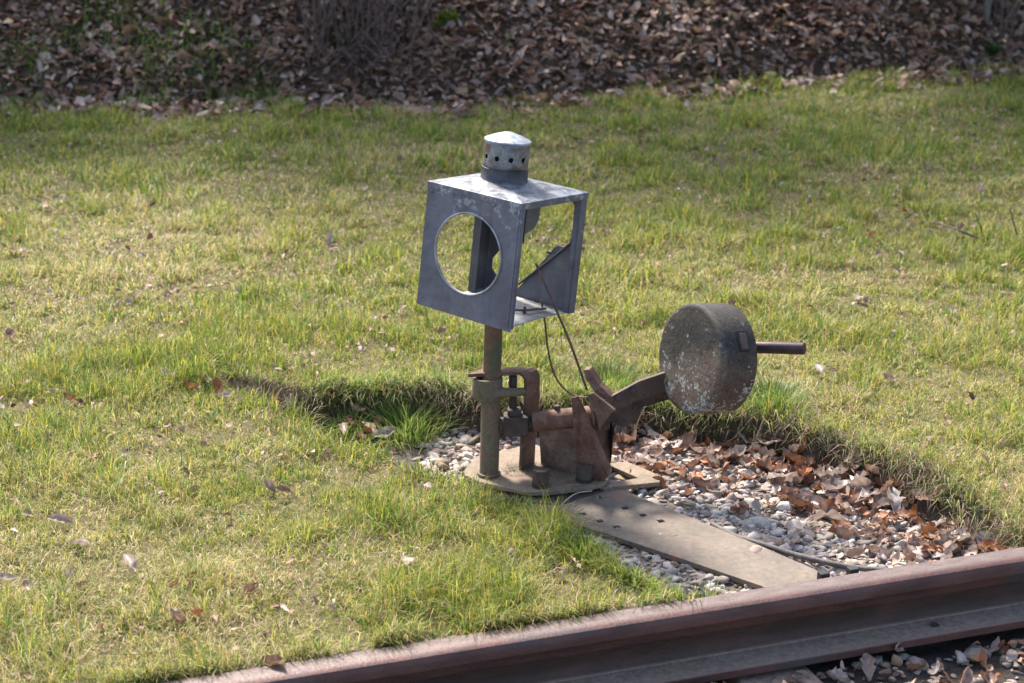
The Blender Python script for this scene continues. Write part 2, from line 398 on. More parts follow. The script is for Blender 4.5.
# ---------------------------------------------------------------- layout curves
RP0 = np.array([-0.393, 2.993]); RP1 = np.array([1.089, 3.507])      # front edge of the rail head
RD = (RP1 - RP0) / np.linalg.norm(RP1 - RP0); RN = np.array([RD[1], -RD[0]])   # RN points to the track side
def rail_s(x, y): return (x - RP0[0]) * RN[0] + (y - RP0[1]) * RN[1]
TOE = np.array([gz(a, b, .02)[:2] for a, b in ((-60, 109), (0, 108), (150, 106), (300, 105), (420, 103), (512, 103), (580, 99), (640, 92), (700, 88), (760, 83), (830, 79), (900, 75), (1024, 69), (1080, 66))])
def toe(x): return np.interp(x, TOE[:, 0], TOE[:, 1]) + .05 * np.sin(x * 4.7) + .03 * np.sin(x * 9.1 + 1)

far_edge = [(-1.0, 4.85), (-.86, 4.78), (-.70, 4.69), (-.54, 4.60), (-.38, 4.575), (-.22, 4.59), (-.05, 4.53), (.10, 4.50), (.235, 4.51), (.392, 4.50),
            (.52, 4.44), (.641, 4.39), (.75, 4.29), (.847, 4.22), (.93, 4.10), (.996, 3.98), (1.06, 3.78), (1.16, 3.58), (1.25, 3.40)]
near_edge = [(.62, 3.20), (.50, 3.235), (.44, 3.30), (.361, 3.325), (.29, 3.40), (.227, 3.47), (.16, 3.58), (.106, 3.67), (.0, 3.80), (-.098, 3.90), (-.235, 4.03), (-.36, 4.155), (-.49, 4.285), (-.67, 4.53), (-.82, 4.69), (-.90, 4.75)]
PIT = np.array(far_edge + near_edge)
def pit_d(x, y):
    """signed distance to the dug-out, positive inside"""
    x = np.asarray(x, float); y = np.asarray(y, float); sh = x.shape
    x = x.ravel() + .05 * (vnoise(x.ravel(), y.ravel(), .11, 3) - .5); y = y.ravel() + .05 * (vnoise(x.ravel(), y.ravel(), .10, 5) - .5)
    best = np.full(x.shape, 1e9); ins = np.zeros(x.shape, bool)
    n = len(PIT)
    near = (x > -1.6) & (x < 2) & (y > 2.6) & (y < 5.5)
    xs, ys = x[near], y[near]; b = best[near]; s = ins[near]
    for i in range(n):
        a = PIT[i]; c = PIT[(i + 1) % n]; e = c - a
        t = np.clip(((xs - a[0]) * e[0] + (ys - a[1]) * e[1]) / (e @ e), 0, 1)
        b = np.minimum(b, np.hypot(xs - a[0] - t * e[0], ys - a[1] - t * e[1]))
        cr = ((a[1] > ys) != (c[1] > ys)) & (xs < (c[0] - a[0]) * (ys - a[1]) / (c[1] - a[1] + 1e-12) + a[0])
        s ^= cr
    out = np.full(x.shape, -1.0); out[near] = np.where(s, b, -b)
    return out.reshape(sh)

def height(x, y, pd=None):
    x = np.asarray(x, float); y = np.asarray(y, float)
    if pd is None: pd = pit_d(x, y)
    lawn = .030 * (fbm(x, y, .9, 1) - .5) + .02 * (fbm(x, y, .16, 2, 3) - .5)
    s = rail_s(x, y)
    nr = sstep(-.5, -.08, s)
    lawn = lawn * (1 - .6 * nr) - .012 * nr
    depth = -.088 + .016 * (fbm(x, y, .14, 9) - .5)
    t = sstep(-.01, .07, pd)
    w_ = sstep(-.95, -.40, x); depth = depth * w_ + (-.02) * (1 - w_)
    z = lawn * (1 - t) + depth * t
    tt = sstep(-.062, -.052, s)
    bed = -.172 + .03 * (fbm(x, y, .2, 4) - .5)
    z = z * (1 - tt) + bed * tt
    b = np.maximum(y - toe(x), 0)
    z = z + np.minimum(b * .72 * sstep(0, .25, b) + .10 * (fbm(x, y, .8, 6) - .5) * sstep(0, .4, b), 1.9)
    return z

# ---------------------------------------------------------------- ground sheet
def axis(fine0, fine1, step, lo, hi, grow=1.10):
    v = list(np.arange(fine0, fine1, step))
    d = step; a = fine1
    while a < hi: v.append(a); d = min(d * grow, 12); a += d
    v.append(hi)
    d = step; a = fine0 - step; w = []
    while a > lo: w.append(a); d = min(d * grow, 12); a -= d
    w.append(lo)
    return np.array(w[::-1] + v)
def axis2(f0, f1, step, m0, m1, ms, lo, hi):
    d = ms; v = list(np.arange(m0, f0 - 1e-6, ms)) + list(np.arange(f0, f1, step)) + list(np.arange(f1, m1, ms))
    a = m1; hi_ = []
    while a < hi: hi_.append(a); d = min(d * 1.2, 12); a += d
    d = ms; a = m0 - ms; lo_ = []
    while a > lo: lo_.append(a); d = min(d * 1.2, 12); a -= d
    return np.array([lo] + lo_[::-1] + v + hi_ + [hi])
gx = axis2(-1.25, 1.5, .012, -5.2, 5.8, .045, -160, 160); gy = axis2(2.75, 4.95, .012, 1.8, 12.4, .04, -60, 260)
X, Y = np.meshgrid(gx, gy); PD = pit_d(X, Y); Z = height(X, Y, PD)
nx, ny = len(gx), len(gy)
co = np.stack([X, Y, Z], -1).reshape(-1, 3)
i = np.arange(nx * ny).reshape(ny, nx)
fc = np.stack([i[:-1, :-1], i[:-1, 1:], i[1:, 1:], i[1:, :-1]], -1).reshape(-1, 4)

def mesh_np(name, co, faces_list, cols=None, smooth=False):
    """faces_list: list of (n,k) arrays"""
    me = bpy.data.meshes.new(name)
    me.vertices.add(len(co)); me.vertices.foreach_set('co', np.ascontiguousarray(co, np.float32).ravel())
    idx = np.concatenate([f.ravel() for f in faces_list]); tot = np.concatenate([np.full(len(f), f.shape[1]) for f in faces_list])
    me.loops.add(len(idx)); me.loops.foreach_set('vertex_index', idx.astype(np.int32))
    st = np.concatenate([[0], np.cumsum(tot)[:-1]])
    me.polygons.add(len(tot)); me.polygons.foreach_set('loop_start', st.astype(np.int32)); me.polygons.foreach_set('loop_total', tot.astype(np.int32))
    if smooth: me.polygons.foreach_set('use_smooth', np.ones(len(tot), bool))
    me.update(calc_edges=True)
    if cols is not None:
        a = me.color_attributes.new('col', 'FLOAT_COLOR', 'POINT')
        c4 = np.ones((len(co), 4), np.float32); c4[:, :3] = cols; a.data.foreach_set('color', c4.ravel())
    return me

lawn_c = np.array([.15, .125, .065]); dirt_c = np.array([.085, .06, .042]); grav_c = np.array([.17, .14, .115]); lit_c = np.array([.08, .055, .038])
s = rail_s(X, Y); bb = Y - toe(X)
c = np.broadcast_to(lawn_c, X.shape + (3,)).copy()
wall = sstep(-.03, .0, PD)[..., None]; inn = sstep(.05, .10, PD)[..., None]
c = c * (1 - wall) + dirt_c * wall; inn = inn * sstep(-.40, -.26, X)[..., None]; c = c * (1 - inn) + grav_c * inn
nb = sstep(-.115, -.085, s)[..., None] * (1 - inn); c = c * (1 - nb) + np.array([.15, .12, .095]) * nb
tb = sstep(-.05, .0, s)[..., None]; c = c * (1 - tb) + np.array([.06, .05, .042]) * tb
bk = sstep(-.1, .1, bb)[..., None]; c = c * (1 - bk) + lit_c * bk
me = mesh_np('ground', co, [fc], c.reshape(-1, 3), True)
tag(link('ground', me, M_ground), None, None, kind='structure')

# ---------------------------------------------------------------- grass
def blades(P, L, wd, az, lean, bend, col, tips=False):
    """P base points, L length, az azimuth, lean angle from vertical at the base, bend extra angle at the tip"""
    n = len(P); d = np.stack([np.cos(az), np.sin(az)], -1)
    sx = np.stack([-d[:, 1], d[:, 0], np.zeros(n)], -1)
    tw = rng.uniform(-.6, .6, n); sx = sx * np.cos(tw)[:, None] + np.stack([d[:, 0], d[:, 1], np.zeros(n)], -1) * np.sin(tw)[:, None]
    def pt(f, ang, base):
        v = np.stack([d[:, 0] * np.sin(ang), d[:, 1] * np.sin(ang), np.cos(ang)], -1)
        return base + v * (L * f)[:, None]
    m = pt(.5, lean, P); t = pt(.5, lean + bend, m)
    hw = (wd / 2)[:, None]
    co = np.stack([P - sx * hw, P + sx * hw, m + sx * hw * .8, m - sx * hw * .8, t], 1).reshape(-1, 3)
    b = np.arange(n)[:, None] * 5
    q = b + np.array([0, 1, 2, 3]); tr = b + np.array([3, 2, 4])
    cr = np.repeat(col, 5, 0)
    if tips:
        k = rng.random(n) < .38; tc = np.array([[.54, .48, .08], [.62, .52, .27], [.54, .32, .07]])[rng.integers(0, 3, n)]
        cr = cr.reshape(n, 5, 3); cr[k, 4] = tc[k]; cr[k, 2:4] = .65 * cr[k, 2:4] + .35 * tc[k][:, None]; cr = cr.reshape(-1, 3)
    return co, q, tr, cr

def lawn_color(x, y, n):
    g1 = fbm(x, y, .55, 21, 3); g2 = fbm(x, y, .10, 23, 3); g3 = fbm(x, y, 1.6, 25, 2)
    green = np.array([.125, .225, .028]); yel = np.array([.42, .40, .06]); straw = np.array([.56, .46, .245]); brown = np.array([.28, .16, .08]); dark = np.array([.06, .13, .022])
    pal = np.stack([dark, green, yel, straw, brown])
    far = sstep(6.0, 8.0, y)
    sw = .33 + 1.0 * (g1 - .5) + .6 * (g3 - .5) + .6 * (g2 - .5) - .14 * far
    pit_near = sstep(-.22, 0, pit_d(x, y)) * (rail_s(x, y) < -.02)
    sw = sw - .26 * pit_near
    u = rng.random(n)
    ps = np.clip(sw, .05, .62); pb = .05 + .03 * g2; py = .34 * (1 - far * .45) * np.ones(n) + .0; pd_ = .16 + .10 * far
    k = np.where(u < ps, 3, np.where(u < ps + pb, 4, np.where(u < ps + pb + py * (1 - ps), 2, np.where(rng.random(n) < pd_, 0, 1))))
    c = pal[k] * rng.uniform(.75, 1.3, (n, 1)) * (1 + rng.uniform(-.08, .08, (n, 3)))
    return c, k

def scatter(y0, y1, dens, margin=.5):
    hw1 = .31 * y1 + margin
    n = int(dens * (y1 - y0) * 2 * hw1)
    x = rng.uniform(-hw1, hw1, n); y = rng.uniform(y0, y1, n)
    k = np.abs(x) < .31 * y + margin
    return x[k], y[k]

def make_grass(y0, y1, dens, Lr, wd, margin):
    x, y = scatter(y0, y1, dens, margin)
    # clump the blades
    pd = pit_d(x, y); s = rail_s(x, y)
    keep = (pd < .012) & (s < -.066 - .03 * vnoise(x, y, .07, 8) + .03 * sstep(.1, -.5, x) * vnoise(x, y, .05, 9)) & (y < toe(x) + .06 + .25 * (vnoise(x, y, .3, 12) - .5))
    cl = fbm(x, y, .07, 31, 2); bald = fbm(x, y, .28, 33, 3)
    keep &= rng.random(len(x)) < np.clip(.30 + 2.0 * (cl - .40) - 1.2 * np.clip(bald - .66, 0, 1), .30, 1)
    x, y, pd, cl = x[keep], y[keep], pd[keep], cl[keep]
    n = len(x); col, k = lawn_color(x, y, n)
    dry = k >= 3
    L = rng.uniform(Lr[0], Lr[1], n) * (.55 + .9 * cl) * (1 + .5 * sstep(-.12, 0, pd))
    tall = fbm(x, y, .22, 41, 2); L *= .7 + 1.0 * sstep(.45, .72, tall)
    lean = np.abs(rng.normal(0, .55, n)) + np.where(dry, .55, .08); bend = rng.uniform(.1, 1.1, n) + np.where(dry, .2, 0)
    tot = lean + bend; over = np.clip(tot - 1.75, 0, None); bend -= over
    z = height(x, y, pd) + np.where(dry & (rng.random(n) < .5), rng.uniform(0, .012, n), -.002)
    az = rng.uniform(0, 2 * np.pi, n)
    w = wd * rng.uniform(.6, 1.3, n) * np.where(dry, .8, 1)
    return blades(np.stack([x, y, z], -1), L, w, az, lean, bend, col, True)

def join(parts):
    co, q, t, c = [], [], [], []; o = 0
    for a, b, d, e in parts:
        co.append(a); q.append(b + o); t.append(d + o); c.append(e); o += len(a)
    return np.concatenate(co), [np.concatenate(q), np.concatenate(t)], np.concatenate(c)

GR = [make_grass(2.5, 3.9, 62000, (.020, .060), .0019, .35), make_grass(3.9, 5.2, 48000, (.020, .056), .0022, .35),
      make_grass(5.2, 6.8, 26000, (.022, .058), .0030, .4), make_grass(6.8, 10.6, 13000, (.025, .065), .0042, .6)]
co, fl, cc = join(GR)
tag(link('grass', mesh_np('grass', co, fl, cc), M_grass), 'short rough winter lawn of green and straw coloured blades', 'grass', kind='stuff')
print('grass verts', len(co))

print('TIME',time.time()-T0)
# grass on the left part of the bank
n = 40000; x = rng.uniform(-4, 4, n); b_ = rng.uniform(-.1, 1.6, n); y = toe(x) + b_
gm = fbm(x, y, .35, 51, 3); keep = rng.random(n) < np.clip((gm - .45) * 7, 0, 1) * ((x < -.2) * np.clip((-.2 - x) / 1.0, 0, 1) * .92 + .08)
x, y = x[keep], y[keep]; n = len(x)
col = np.array([.13, .20, .045]) * rng.uniform(.5, 1.4, (n, 1)); z = height(x, y)
a = blades(np.stack([x, y, z], -1), rng.uniform(.05, .13, n), np.full(n, .006), rng.uniform(0, 6.28, n), np.abs(rng.normal(0, .5, n)), rng.uniform(.2, .9, n), col)
tag(link('bank_grass', mesh_np('bank_grass', a[0], [a[1], a[2]], a[3]), M_grass), 'sparse dark green grass growing through the leaves of the bank', 'grass', kind='stuff')

# single tufts that stand out
def tuft(px, py, r, L, n, label, z=None, cols=((.12, .20, .04), (.26, .28, .07)), rows=1.0):
    c = gz(px, py, 0.0 if z is None else z)
    x = c.x + rng.normal(0, r, n); y = c.y + rng.normal(0, r, n); zz = height(x, y)
    az = np.arctan2(y - c.y, x - c.x) + rng.normal(0, .5, n)
    rr = np.hypot(x - c.x, y - c.y) / r
    col = np.where(rng.random((n, 1)) < .55, np.array(cols[0]), np.array(cols[1])) * rng.uniform(.7, 1.3, (n, 1))
    a = blades(np.stack([x, y, zz], -1), L * rng.uniform(.6, 1.15, n), np.full(n, .0028) * rng.uniform(.7, 1.2, n), az, .12 + .3 * rr + rng.normal(0, .1, n), rng.uniform(.3, .95, n), col)
    o = link('grass_tuft', mesh_np('grass_tuft', a[0], [a[1], a[2]], a[3]), M_grass)
    tag(o, label, 'grass tuft', 'grass tufts leaning into the dug-out')
tuft(408, 428, .045, .125, 520, 'tall green tuft left of the rusty post, above the curled brown leaves', -.06)
tuft(586, 562, .030, .065, 380, 'bright green and yellow tuft overhanging the middle of the perforated plate', -.02, ((.13, .22, .035), (.34, .33, .07)))
tuft(700, 592, .030, .085, 340, 'yellow tipped tuft at the rail end of the perforated plate', -.02, ((.15, .23, .04), (.40, .37, .09)))
tuft(632, 574, .032, .07, 380, 'green tuft on the turf corner between the plate tuft and the yellow tipped one', -.01)
tuft(520, 520, .03, .055, 300, 'green tuft growing against the front of the base plate', -.01)
tuft(352, 405, .035, .075, 330, 'drooping green tuft above the left nook of the dug-out', -.0)
tuft(770, 408, .04, .09, 420, 'thick green tuft on the turf edge right of the round weight', 0.0, ((.10, .20, .04), (.2, .26, .06)))
tuft(610, 385, .05, .07, 420, 'green tuft on the turf edge behind the lever pivot', 0.0)

# long grass hanging over the cut edge
n0 = 15000; e = np.array(far_edge); seg = rng.integers(3, len(e) - 1, n0); t = rng.random(n0)[:, None]
p = e[seg] * (1 - t) + e[seg + 1] * t + np.stack([rng.normal(0, .02, n0), rng.normal(.012, .028, n0)], -1); x, y = p[:, 0], p[:, 1]
k = (rail_s(x, y) < -.10) & (pit_d(x, y) < .04) & (rng.random(n0) < np.clip(.2 + 3.2 * (fbm(x, y, .13, 63, 2) - .42), .06, 1) * (1 - .78 * sstep(.35, .6, x))); x, y = x[k], y[k]; n = len(x)
col = np.array([[.11, .215, .04], [.08, .16, .035], [.27, .33, .08], [.50, .44, .25]])[rng.choice(4, n, p=[.4, .2, .25, .15])] * rng.uniform(.75, 1.25, (n, 1))
a = blades(np.stack([x, y, height(x, y)], -1), rng.uniform(.04, .095, n), rng.uniform(.0018, .003, n), rng.normal(-np.pi / 2, .9, n), np.abs(rng.normal(.45, .35, n)), rng.uniform(.4, 1.5, n), col, True)
tag(link('overhanging_grass', mesh_np('overhanging_grass', a[0], [a[1], a[2]], a[3]), M_grass), 'longer green grass drooping over the cut turf edge', 'grass', kind='stuff')

# ragged grass leaning over the back of the rail head
n0 = 7000; t = rng.uniform(-.75, .92, n0); sN = -.078 - np.abs(rng.normal(0, .018, n0)); x = RP0[0] + RD[0] * t + RN[0] * sN; y = RP0[1] + RD[1] * t + RN[1] * sN
k = (pit_d(x, y) < 0) & (rng.random(n0) < np.clip((fbm(x, y, .09, 66, 2) - .36) * 3.2, .05, 1) * (1 - .55 * sstep(.2, .9, t))); x, y = x[k], y[k]; n = len(x)
col = np.array([[.11, .20, .035], [.30, .33, .07], [.48, .40, .22], [.20, .13, .08]])[rng.choice(4, n, p=[.4, .25, .23, .12])] * rng.uniform(.75, 1.25, (n, 1))
a = blades(np.stack([x, y, height(x, y) + .002], -1), rng.uniform(.03, .075, n), rng.uniform(.0016, .0026, n), math.atan2(RN[1], RN[0]) + rng.normal(0, .8, n), np.abs(rng.normal(.5, .35, n)), rng.uniform(.3, 1.1, n), col, True)
tag(link('verge_grass', mesh_np('verge_grass', a[0], [a[1], a[2]], a[3]), M_grass), 'ragged grass leaning over the back edge of the rail', 'grass', kind='stuff')

# dry roots and straw hanging over the cut edge
n0 = 9000; e = np.array(far_edge); seg = rng.integers(2, len(e) - 1, n0); t = rng.random(n0)[:, None]
p = e[seg] * (1 - t) + e[seg + 1] * t + rng.normal(0, .022, (n0, 2)); x, y = p[:, 0], p[:, 1]
k = rail_s(x, y) < -.09; k &= rng.random(n0) < np.clip(.25 + 1.5 * (fbm(x, y, .2, 61, 2) - .35), .1, 1); x, y = x[k], y[k]; n = len(x)
z = height(x, y) + rng.uniform(-.005, .015, n)
pal = np.array([[.34, .26, .17], [.16, .10, .065], [.26, .19, .13], [.10, .075, .05], [.15, .17, .06]])
col = pal[rng.integers(0, 5, n)] * rng.uniform(.7, 1.25, (n, 1))
az = rng.normal(-np.pi / 2, .9, n)
a = blades(np.stack([x, y, z], -1), rng.uniform(.03, .10, n), rng.uniform(.001, .0024, n), az, rng.uniform(.7, 1.5, n), rng.uniform(.3, 1.5, n), col)
tag(link('dry_grass_fringe', mesh_np('dry_grass_fringe', a[0], [a[1], a[2]], a[3]), M_straw), 'dead straw and roots hanging over the cut turf edge', 'dry grass', kind='stuff')

print('TIME',time.time()-T0)
# ---------------------------------------------------------------- stones
def ico():
    bm = bmesh.new(); bmesh.ops.create_icosphere(bm, subdivisions=2, radius=1)
    v = np.array([v.co[:] for v in bm.verts]); f = np.array([[w.index for w in q.verts] for q in bm.faces]); bm.free(); return v, f
IV, IF = ico()
def stones(name, x, y, r, label, cat, pal, zoff=.15):
    n = len(x); vs, cs = [], []
    z = height(x, y)
    ax = rng.uniform(.55, 1.25, (n, 3)); ax[:, 2] *= rng.uniform(.4, .75, n); ax[:, 0] *= 1.15
    for i in range(n):
        # facet the pebble with a few random cutting planes
        v = IV.copy()
        for _ in range(9):
            d = rng.normal(size=3); d /= np.linalg.norm(d); h_ = rng.uniform(.28, .8)
            q = v @ d; v -= np.outer(np.clip(q - h_, 0, None), d)
        a = rng.uniform(0, 6.28); b = rng.normal(0, .3); v = v * ax[i] * r[i]
        ca, sa, cb, sb = math.cos(a), math.sin(a), math.cos(b), math.sin(b)
        v = v @ np.array([[1, 0, 0], [0, cb, sb], [0, -sb, cb]]) @ np.array([[ca, sa, 0], [-sa, ca, 0], [0, 0, 1]])
        vs.append(v + np.array([x[i], y[i], z[i] + r[i] * zoff]))
    col = np.array(pal)[rng.integers(0, len(pal), n)] * rng.uniform(.75, 1.2, (n, 1))
    f = (IF[None] + (np.arange(n) * len(IV))[:, None, None]).reshape(-1, 3)
    me = mesh_np(name, np.concatenate(vs), [f], np.repeat(col, len(IV), 0), False)
    return tag(link(name, me, M_stone), label, cat, kind='stuff')
PAL = [(.55, .47, .41), (.50, .41, .37), (.43, .36, .29), (.35, .285, .23), (.47, .40, .33), (.28, .23, .19), (.38, .27, .21), (.33, .24, .155), (.52, .45, .38), (.20, .16, .13), (.38, .28, .25)]
n = 30000; x = rng.uniform(-.9, 1.4, n); y = rng.uniform(3.15, 4.75, n); pd = pit_d(x, y); s = rail_s(x, y)
k = (pd > .045) & (s < -.05) & (x > -.20 - .05 * rng.random(n)); x, y = x[k], y[k]
r = np.exp(rng.normal(math.log(.0088), .48, len(x))).clip(.004, .024)
stones('gravel', x, y, r, 'pale limestone chippings filling the dug-out around the switch stand', 'gravel', [tuple(v * .88 for v in q) for q in PAL])
n = 3200; x = rng.uniform(-.6, 1.7, n); y = rng.uniform(2.75, 3.6, n); s = rail_s(x, y); k = (s > .03) & (s < .5); x, y = x[k], y[k]
r = np.exp(rng.normal(math.log(.010), .5, len(x))).clip(.005, .032)
stones('track_ballast', x, y, r, 'pale stones scattered between the leaves on the track side', 'ballast', [tuple(v * .62 for v in q) for q in PAL], .25)

print('TIME',time.time()-T0)
# ---------------------------------------------------------------- leaves
def leaf_verts(Ln, Wd, curl, fold, lobes, seed):
    r_ = np.random.default_rng(seed); nu, nv = 9, 5
    u = np.linspace(0, 1, nu); v = np.linspace(-1, 1, nv); U, V = np.meshgrid(u, v, indexing='ij')
    w = np.sin(np.pi * np.clip(U * .93 + .035, 0, 1)) ** .75 * (1 - .25 * U)
    if lobes: w = w * (1 + .28 * np.sin(U * 3.2 * 2 * np.pi + r_.uniform(0, 3)) * np.abs(V))
    xx = (U - .5) * Ln; yy = V * w * Wd / 2
    zz = fold * np.abs(V) ** 1.3 * w * Wd * .5
    th = (U - .5) * curl
    if abs(curl) > .01:
        rr = Ln / curl; xx, zz = (rr - zz) * np.sin(th), rr - (rr - zz) * np.cos(th)
    zz = zz + r_.normal(0, .0022, zz.shape)
    # sideways roll of the edges
    yy2 = yy * np.cos(r_.uniform(.1, .9) * V); zz = zz + np.abs(yy) * r_.uniform(0, .5)
    return np.stack([xx, yy2, zz], -1).reshape(-1, 3)
gi = np.arange(45).reshape(9, 5); LF = np.stack([gi[:-1, :-1], gi[1:, :-1], gi[1:, 1:], gi[:-1, 1:]], -1).reshape(-1, 4)
LM = []
for q in range(14):
    v = leaf_verts(rng.uniform(.05, .075), rng.uniform(.030, .046), rng.uniform(.3, 2.6) * rng.choice([-1, 1, 1]), rng.uniform(-.2, .9), q % 3 == 0, q)
    m = mesh_np('dead_leaf', v - v.mean(0), [LF], None, True); m.materials.append(M_leaf); LM.append(m)

# loose litter as one mass
def litter(name, x, y, size, label, pal, zr=(0, .02), tilt=.6, mesh=None):
    n = len(x); base = [leaf_verts(1, rng.uniform(.45, .85), rng.uniform(.1, 1.6) * rng.choice([-1, 1]), rng.uniform(-.2, .5), q % 2 == 0, 100 + q).reshape(9, 5, 3)[::2, ::2].reshape(-1, 3) for q in range(24)]
    base = [b + rng.normal(0, .035, b.shape) for b in base]; g5 = np.arange(15).reshape(5, 3); LF = np.stack([g5[:-1, :-1], g5[1:, :-1], g5[1:, 1:], g5[:-1, 1:]], -1).reshape(-1, 4)
    base = [b[:, :] - b.mean(0) for b in base]
    vv = np.empty((n, 15, 3)); z = height(x, y) + rng.uniform(*zr, n)
    for i in range(n):
        e = Matrix.Rotation(rng.uniform(0, 6.28), 3, 'Z') @ Matrix.Rotation(rng.normal(0, tilt), 3, 'X') @ Matrix.Rotation(rng.normal(0, tilt), 3, 'Y')
        # the noise of the base leaves is sized for real leaves, so shape first and scale after
        vv[i] = (base[rng.integers(0, 24)] * size[i]) @ np.array(e).T + (x[i], y[i], z[i])
    col = np.array(pal)[rng.integers(0, len(pal), n)] * rng.uniform(.75, 1.3, (n, 1))
    f = (LF[None] + (np.arange(n) * 15)[:, None, None]).reshape(-1, 4)
    return tag(link(name, mesh_np(name, vv.reshape(-1, 3), [f], np.repeat(col, 15, 0), True), M_litter), label, 'leaf litter', kind='stuff')
LP = [(.30, .20, .17), (.24, .13, .085), (.34, .21, .15), (.44, .31, .25), (.13, .07, .045), (.38, .23, .14), (.28, .16, .11), (.26, .17, .13), (.42, .32, .26), (.10, .055, .035), (.19, .11, .08)]
n = 38000; x = rng.uniform(-4.2, 4.6, n); b_ = rng.uniform(-.22, 1.5, n) ; y = toe(x) + b_ + .1 * rng.normal(size=n) * (b_ < .1)
k = (b_ > 0) | (rng.random(n) < .30); x, y = x[k], y[k]
litter('leaf_litter', x, y, np.exp(rng.normal(math.log(.05), .35, len(x))).clip(.02, .105), 'thick brown leaf litter covering the bank behind the lawn', LP, (0, .04), .5)
# fine leaf crumbs on the lawn
x, y = scatter(2.6, 8.8, 520, .4); fb_ = fbm(x, y, .32, 71, 3); k = (pit_d(x, y) < -.02) & (rail_s(x, y) < -.11) & (rng.random(len(x)) < np.clip((fb_ - .46) * 3, 0.02, .8)); x, y = x[k], y[k]
litter('leaf_fragments', x, y, rng.uniform(.012, .032, len(x)), 'crumbled bits of brown leaf lying in the lawn', LP, (.012, .03), .5)

e = np.array(far_edge); seg = rng.integers(8, len(e) - 1, 420); t = rng.random(420)[:, None]; off_ = np.abs(rng.normal(0, .15, (420, 1))) + .04
p = e[seg] * (1 - t) + e[seg + 1] * t + np.array([-.45, -.89]) * off_; k = (rail_s(p[:, 0], p[:, 1]) < -.08) & (pit_d(p[:, 0], p[:, 1]) > .03)
tt_ = rng.uniform(.6, 1.8, 150)[:, None]; q_ = RP0 + RD * tt_ + RN * rng.uniform(.05, .28, (150, 1)); p = np.concatenate([p[k], q_])
PP = [(.34, .14, .06), (.24, .10, .05), (.38, .25, .18), (.28, .16, .11), (.44, .34, .28), (.17, .10, .07)]
litter('small_leaf_litter', p[:, 0], p[:, 1], rng.uniform(.018, .042, len(p)), 'smaller torn leaves mixed into the stones and along the rail', PP, (.012, .026), .5)
LOC_GROUPS = {
 'pit': ('curled dry brown leaf lying on the gravel below the turf edge', 'dead leaves on the gravel'),
 'lawn': ('dry brown leaf lying loose on the lawn', 'dead leaves on the lawn'),
 'track': ('dry leaf lying on the track side of the rail', 'dead leaves beside the track'),
 'nook': ('curled brown leaf in the left end of the dug-out', 'dead leaves in the left nook')}
leaf_n = 0
def put_leaf(x, y, dz, where, s=1.0, tilt=.45):
    global leaf_n
    o = bpy.data.objects.new('dead_leaf', LM[leaf_n % 14]); leaf_n += 1; COL.objects.link(o)
    zz = float(height(np.array([x]), np.array([y]))[0])
    o.location = (x, y, zz + dz); o.rotation_euler = (random.gauss(0, tilt), random.gauss(0, tilt), random.uniform(0, 6.28)); o.scale = (s, s, s)
    tag(o, LOC_GROUPS[where][0], 'leaf', LOC_GROUPS[where][1])
# along the foot of the far turf face, thick to the right
cnt = 0
while cnt < 190:
    a = random.random() ** .8; k = 8 + a * (len(far_edge) - 1.2 - 8); i0 = int(k); f = k - i0
    p = (1 - f) * np.array(far_edge[i0]) + f * np.array(far_edge[i0 + 1])
    off = abs(random.gauss(0, .16)) + .04; dn = np.array([-.45, -.89]); q = p + dn * off
    if rail_s(*q) > -.07 or pit_d(np.array([q[0]]), np.array([q[1]]))[0] < .03: continue
    put_leaf(q[0], q[1], random.uniform(.010, .035 if off < .18 else .014), 'pit', random.uniform(.75, 1.5), .42); cnt += 1
for px, py in [(336, 408), (350, 418), (366, 424), (376, 420), (345, 424), (362, 432), (356, 412), (382, 430)]:
    q = gz(px + random.uniform(-3, 3), py + 6, -.05); put_leaf(q.x, q.y, .045, 'nook', random.uniform(.8, 1.15))
for px, py in [(178, 616), (195, 612), (175, 585), (190, 578), (70, 398), (95, 455), (395, 642), (380, 645), (272, 655), (160, 492), (60, 520), (80, 545), (28, 588), (5, 580), (10, 335), (345, 320), (270, 486), (285, 490),
               (820, 195), (880, 215), (905, 210), (770, 238), (940, 225), (860, 300), (820, 372), (835, 375), (890, 376), (915, 215), (960, 230), (870, 235), (700, 240), (720, 150), (640, 140), (600, 205), (150, 240), (300, 185),
               (330, 240), (20, 250), (900, 255), (1005, 300), (850, 390), (730, 290), (440, 580), (250, 590), (70, 575), (225, 395), (190, 385), (205, 380), (170, 375), (240, 398), (218, 388), (410, 560), (130, 565), (310, 150), (240, 290), (100, 200), (560, 145), (380, 170), (980, 190), (930, 440), (1000, 420)]:
    q = gz(px, py, .02); put_leaf(q.x, q.y, .024, 'lawn', random.uniform(.55, .95), .4)
for _ in range(42):
    t = random.uniform(.75, 1.75); sN = random.uniform(.05, .27); q = RP0 + RD * t + RN * sN; put_leaf(q[0], q[1], random.uniform(.01, .04), 'track', random.uniform(.6, 1.1), .6)

print('TIME',time.time()-T0)
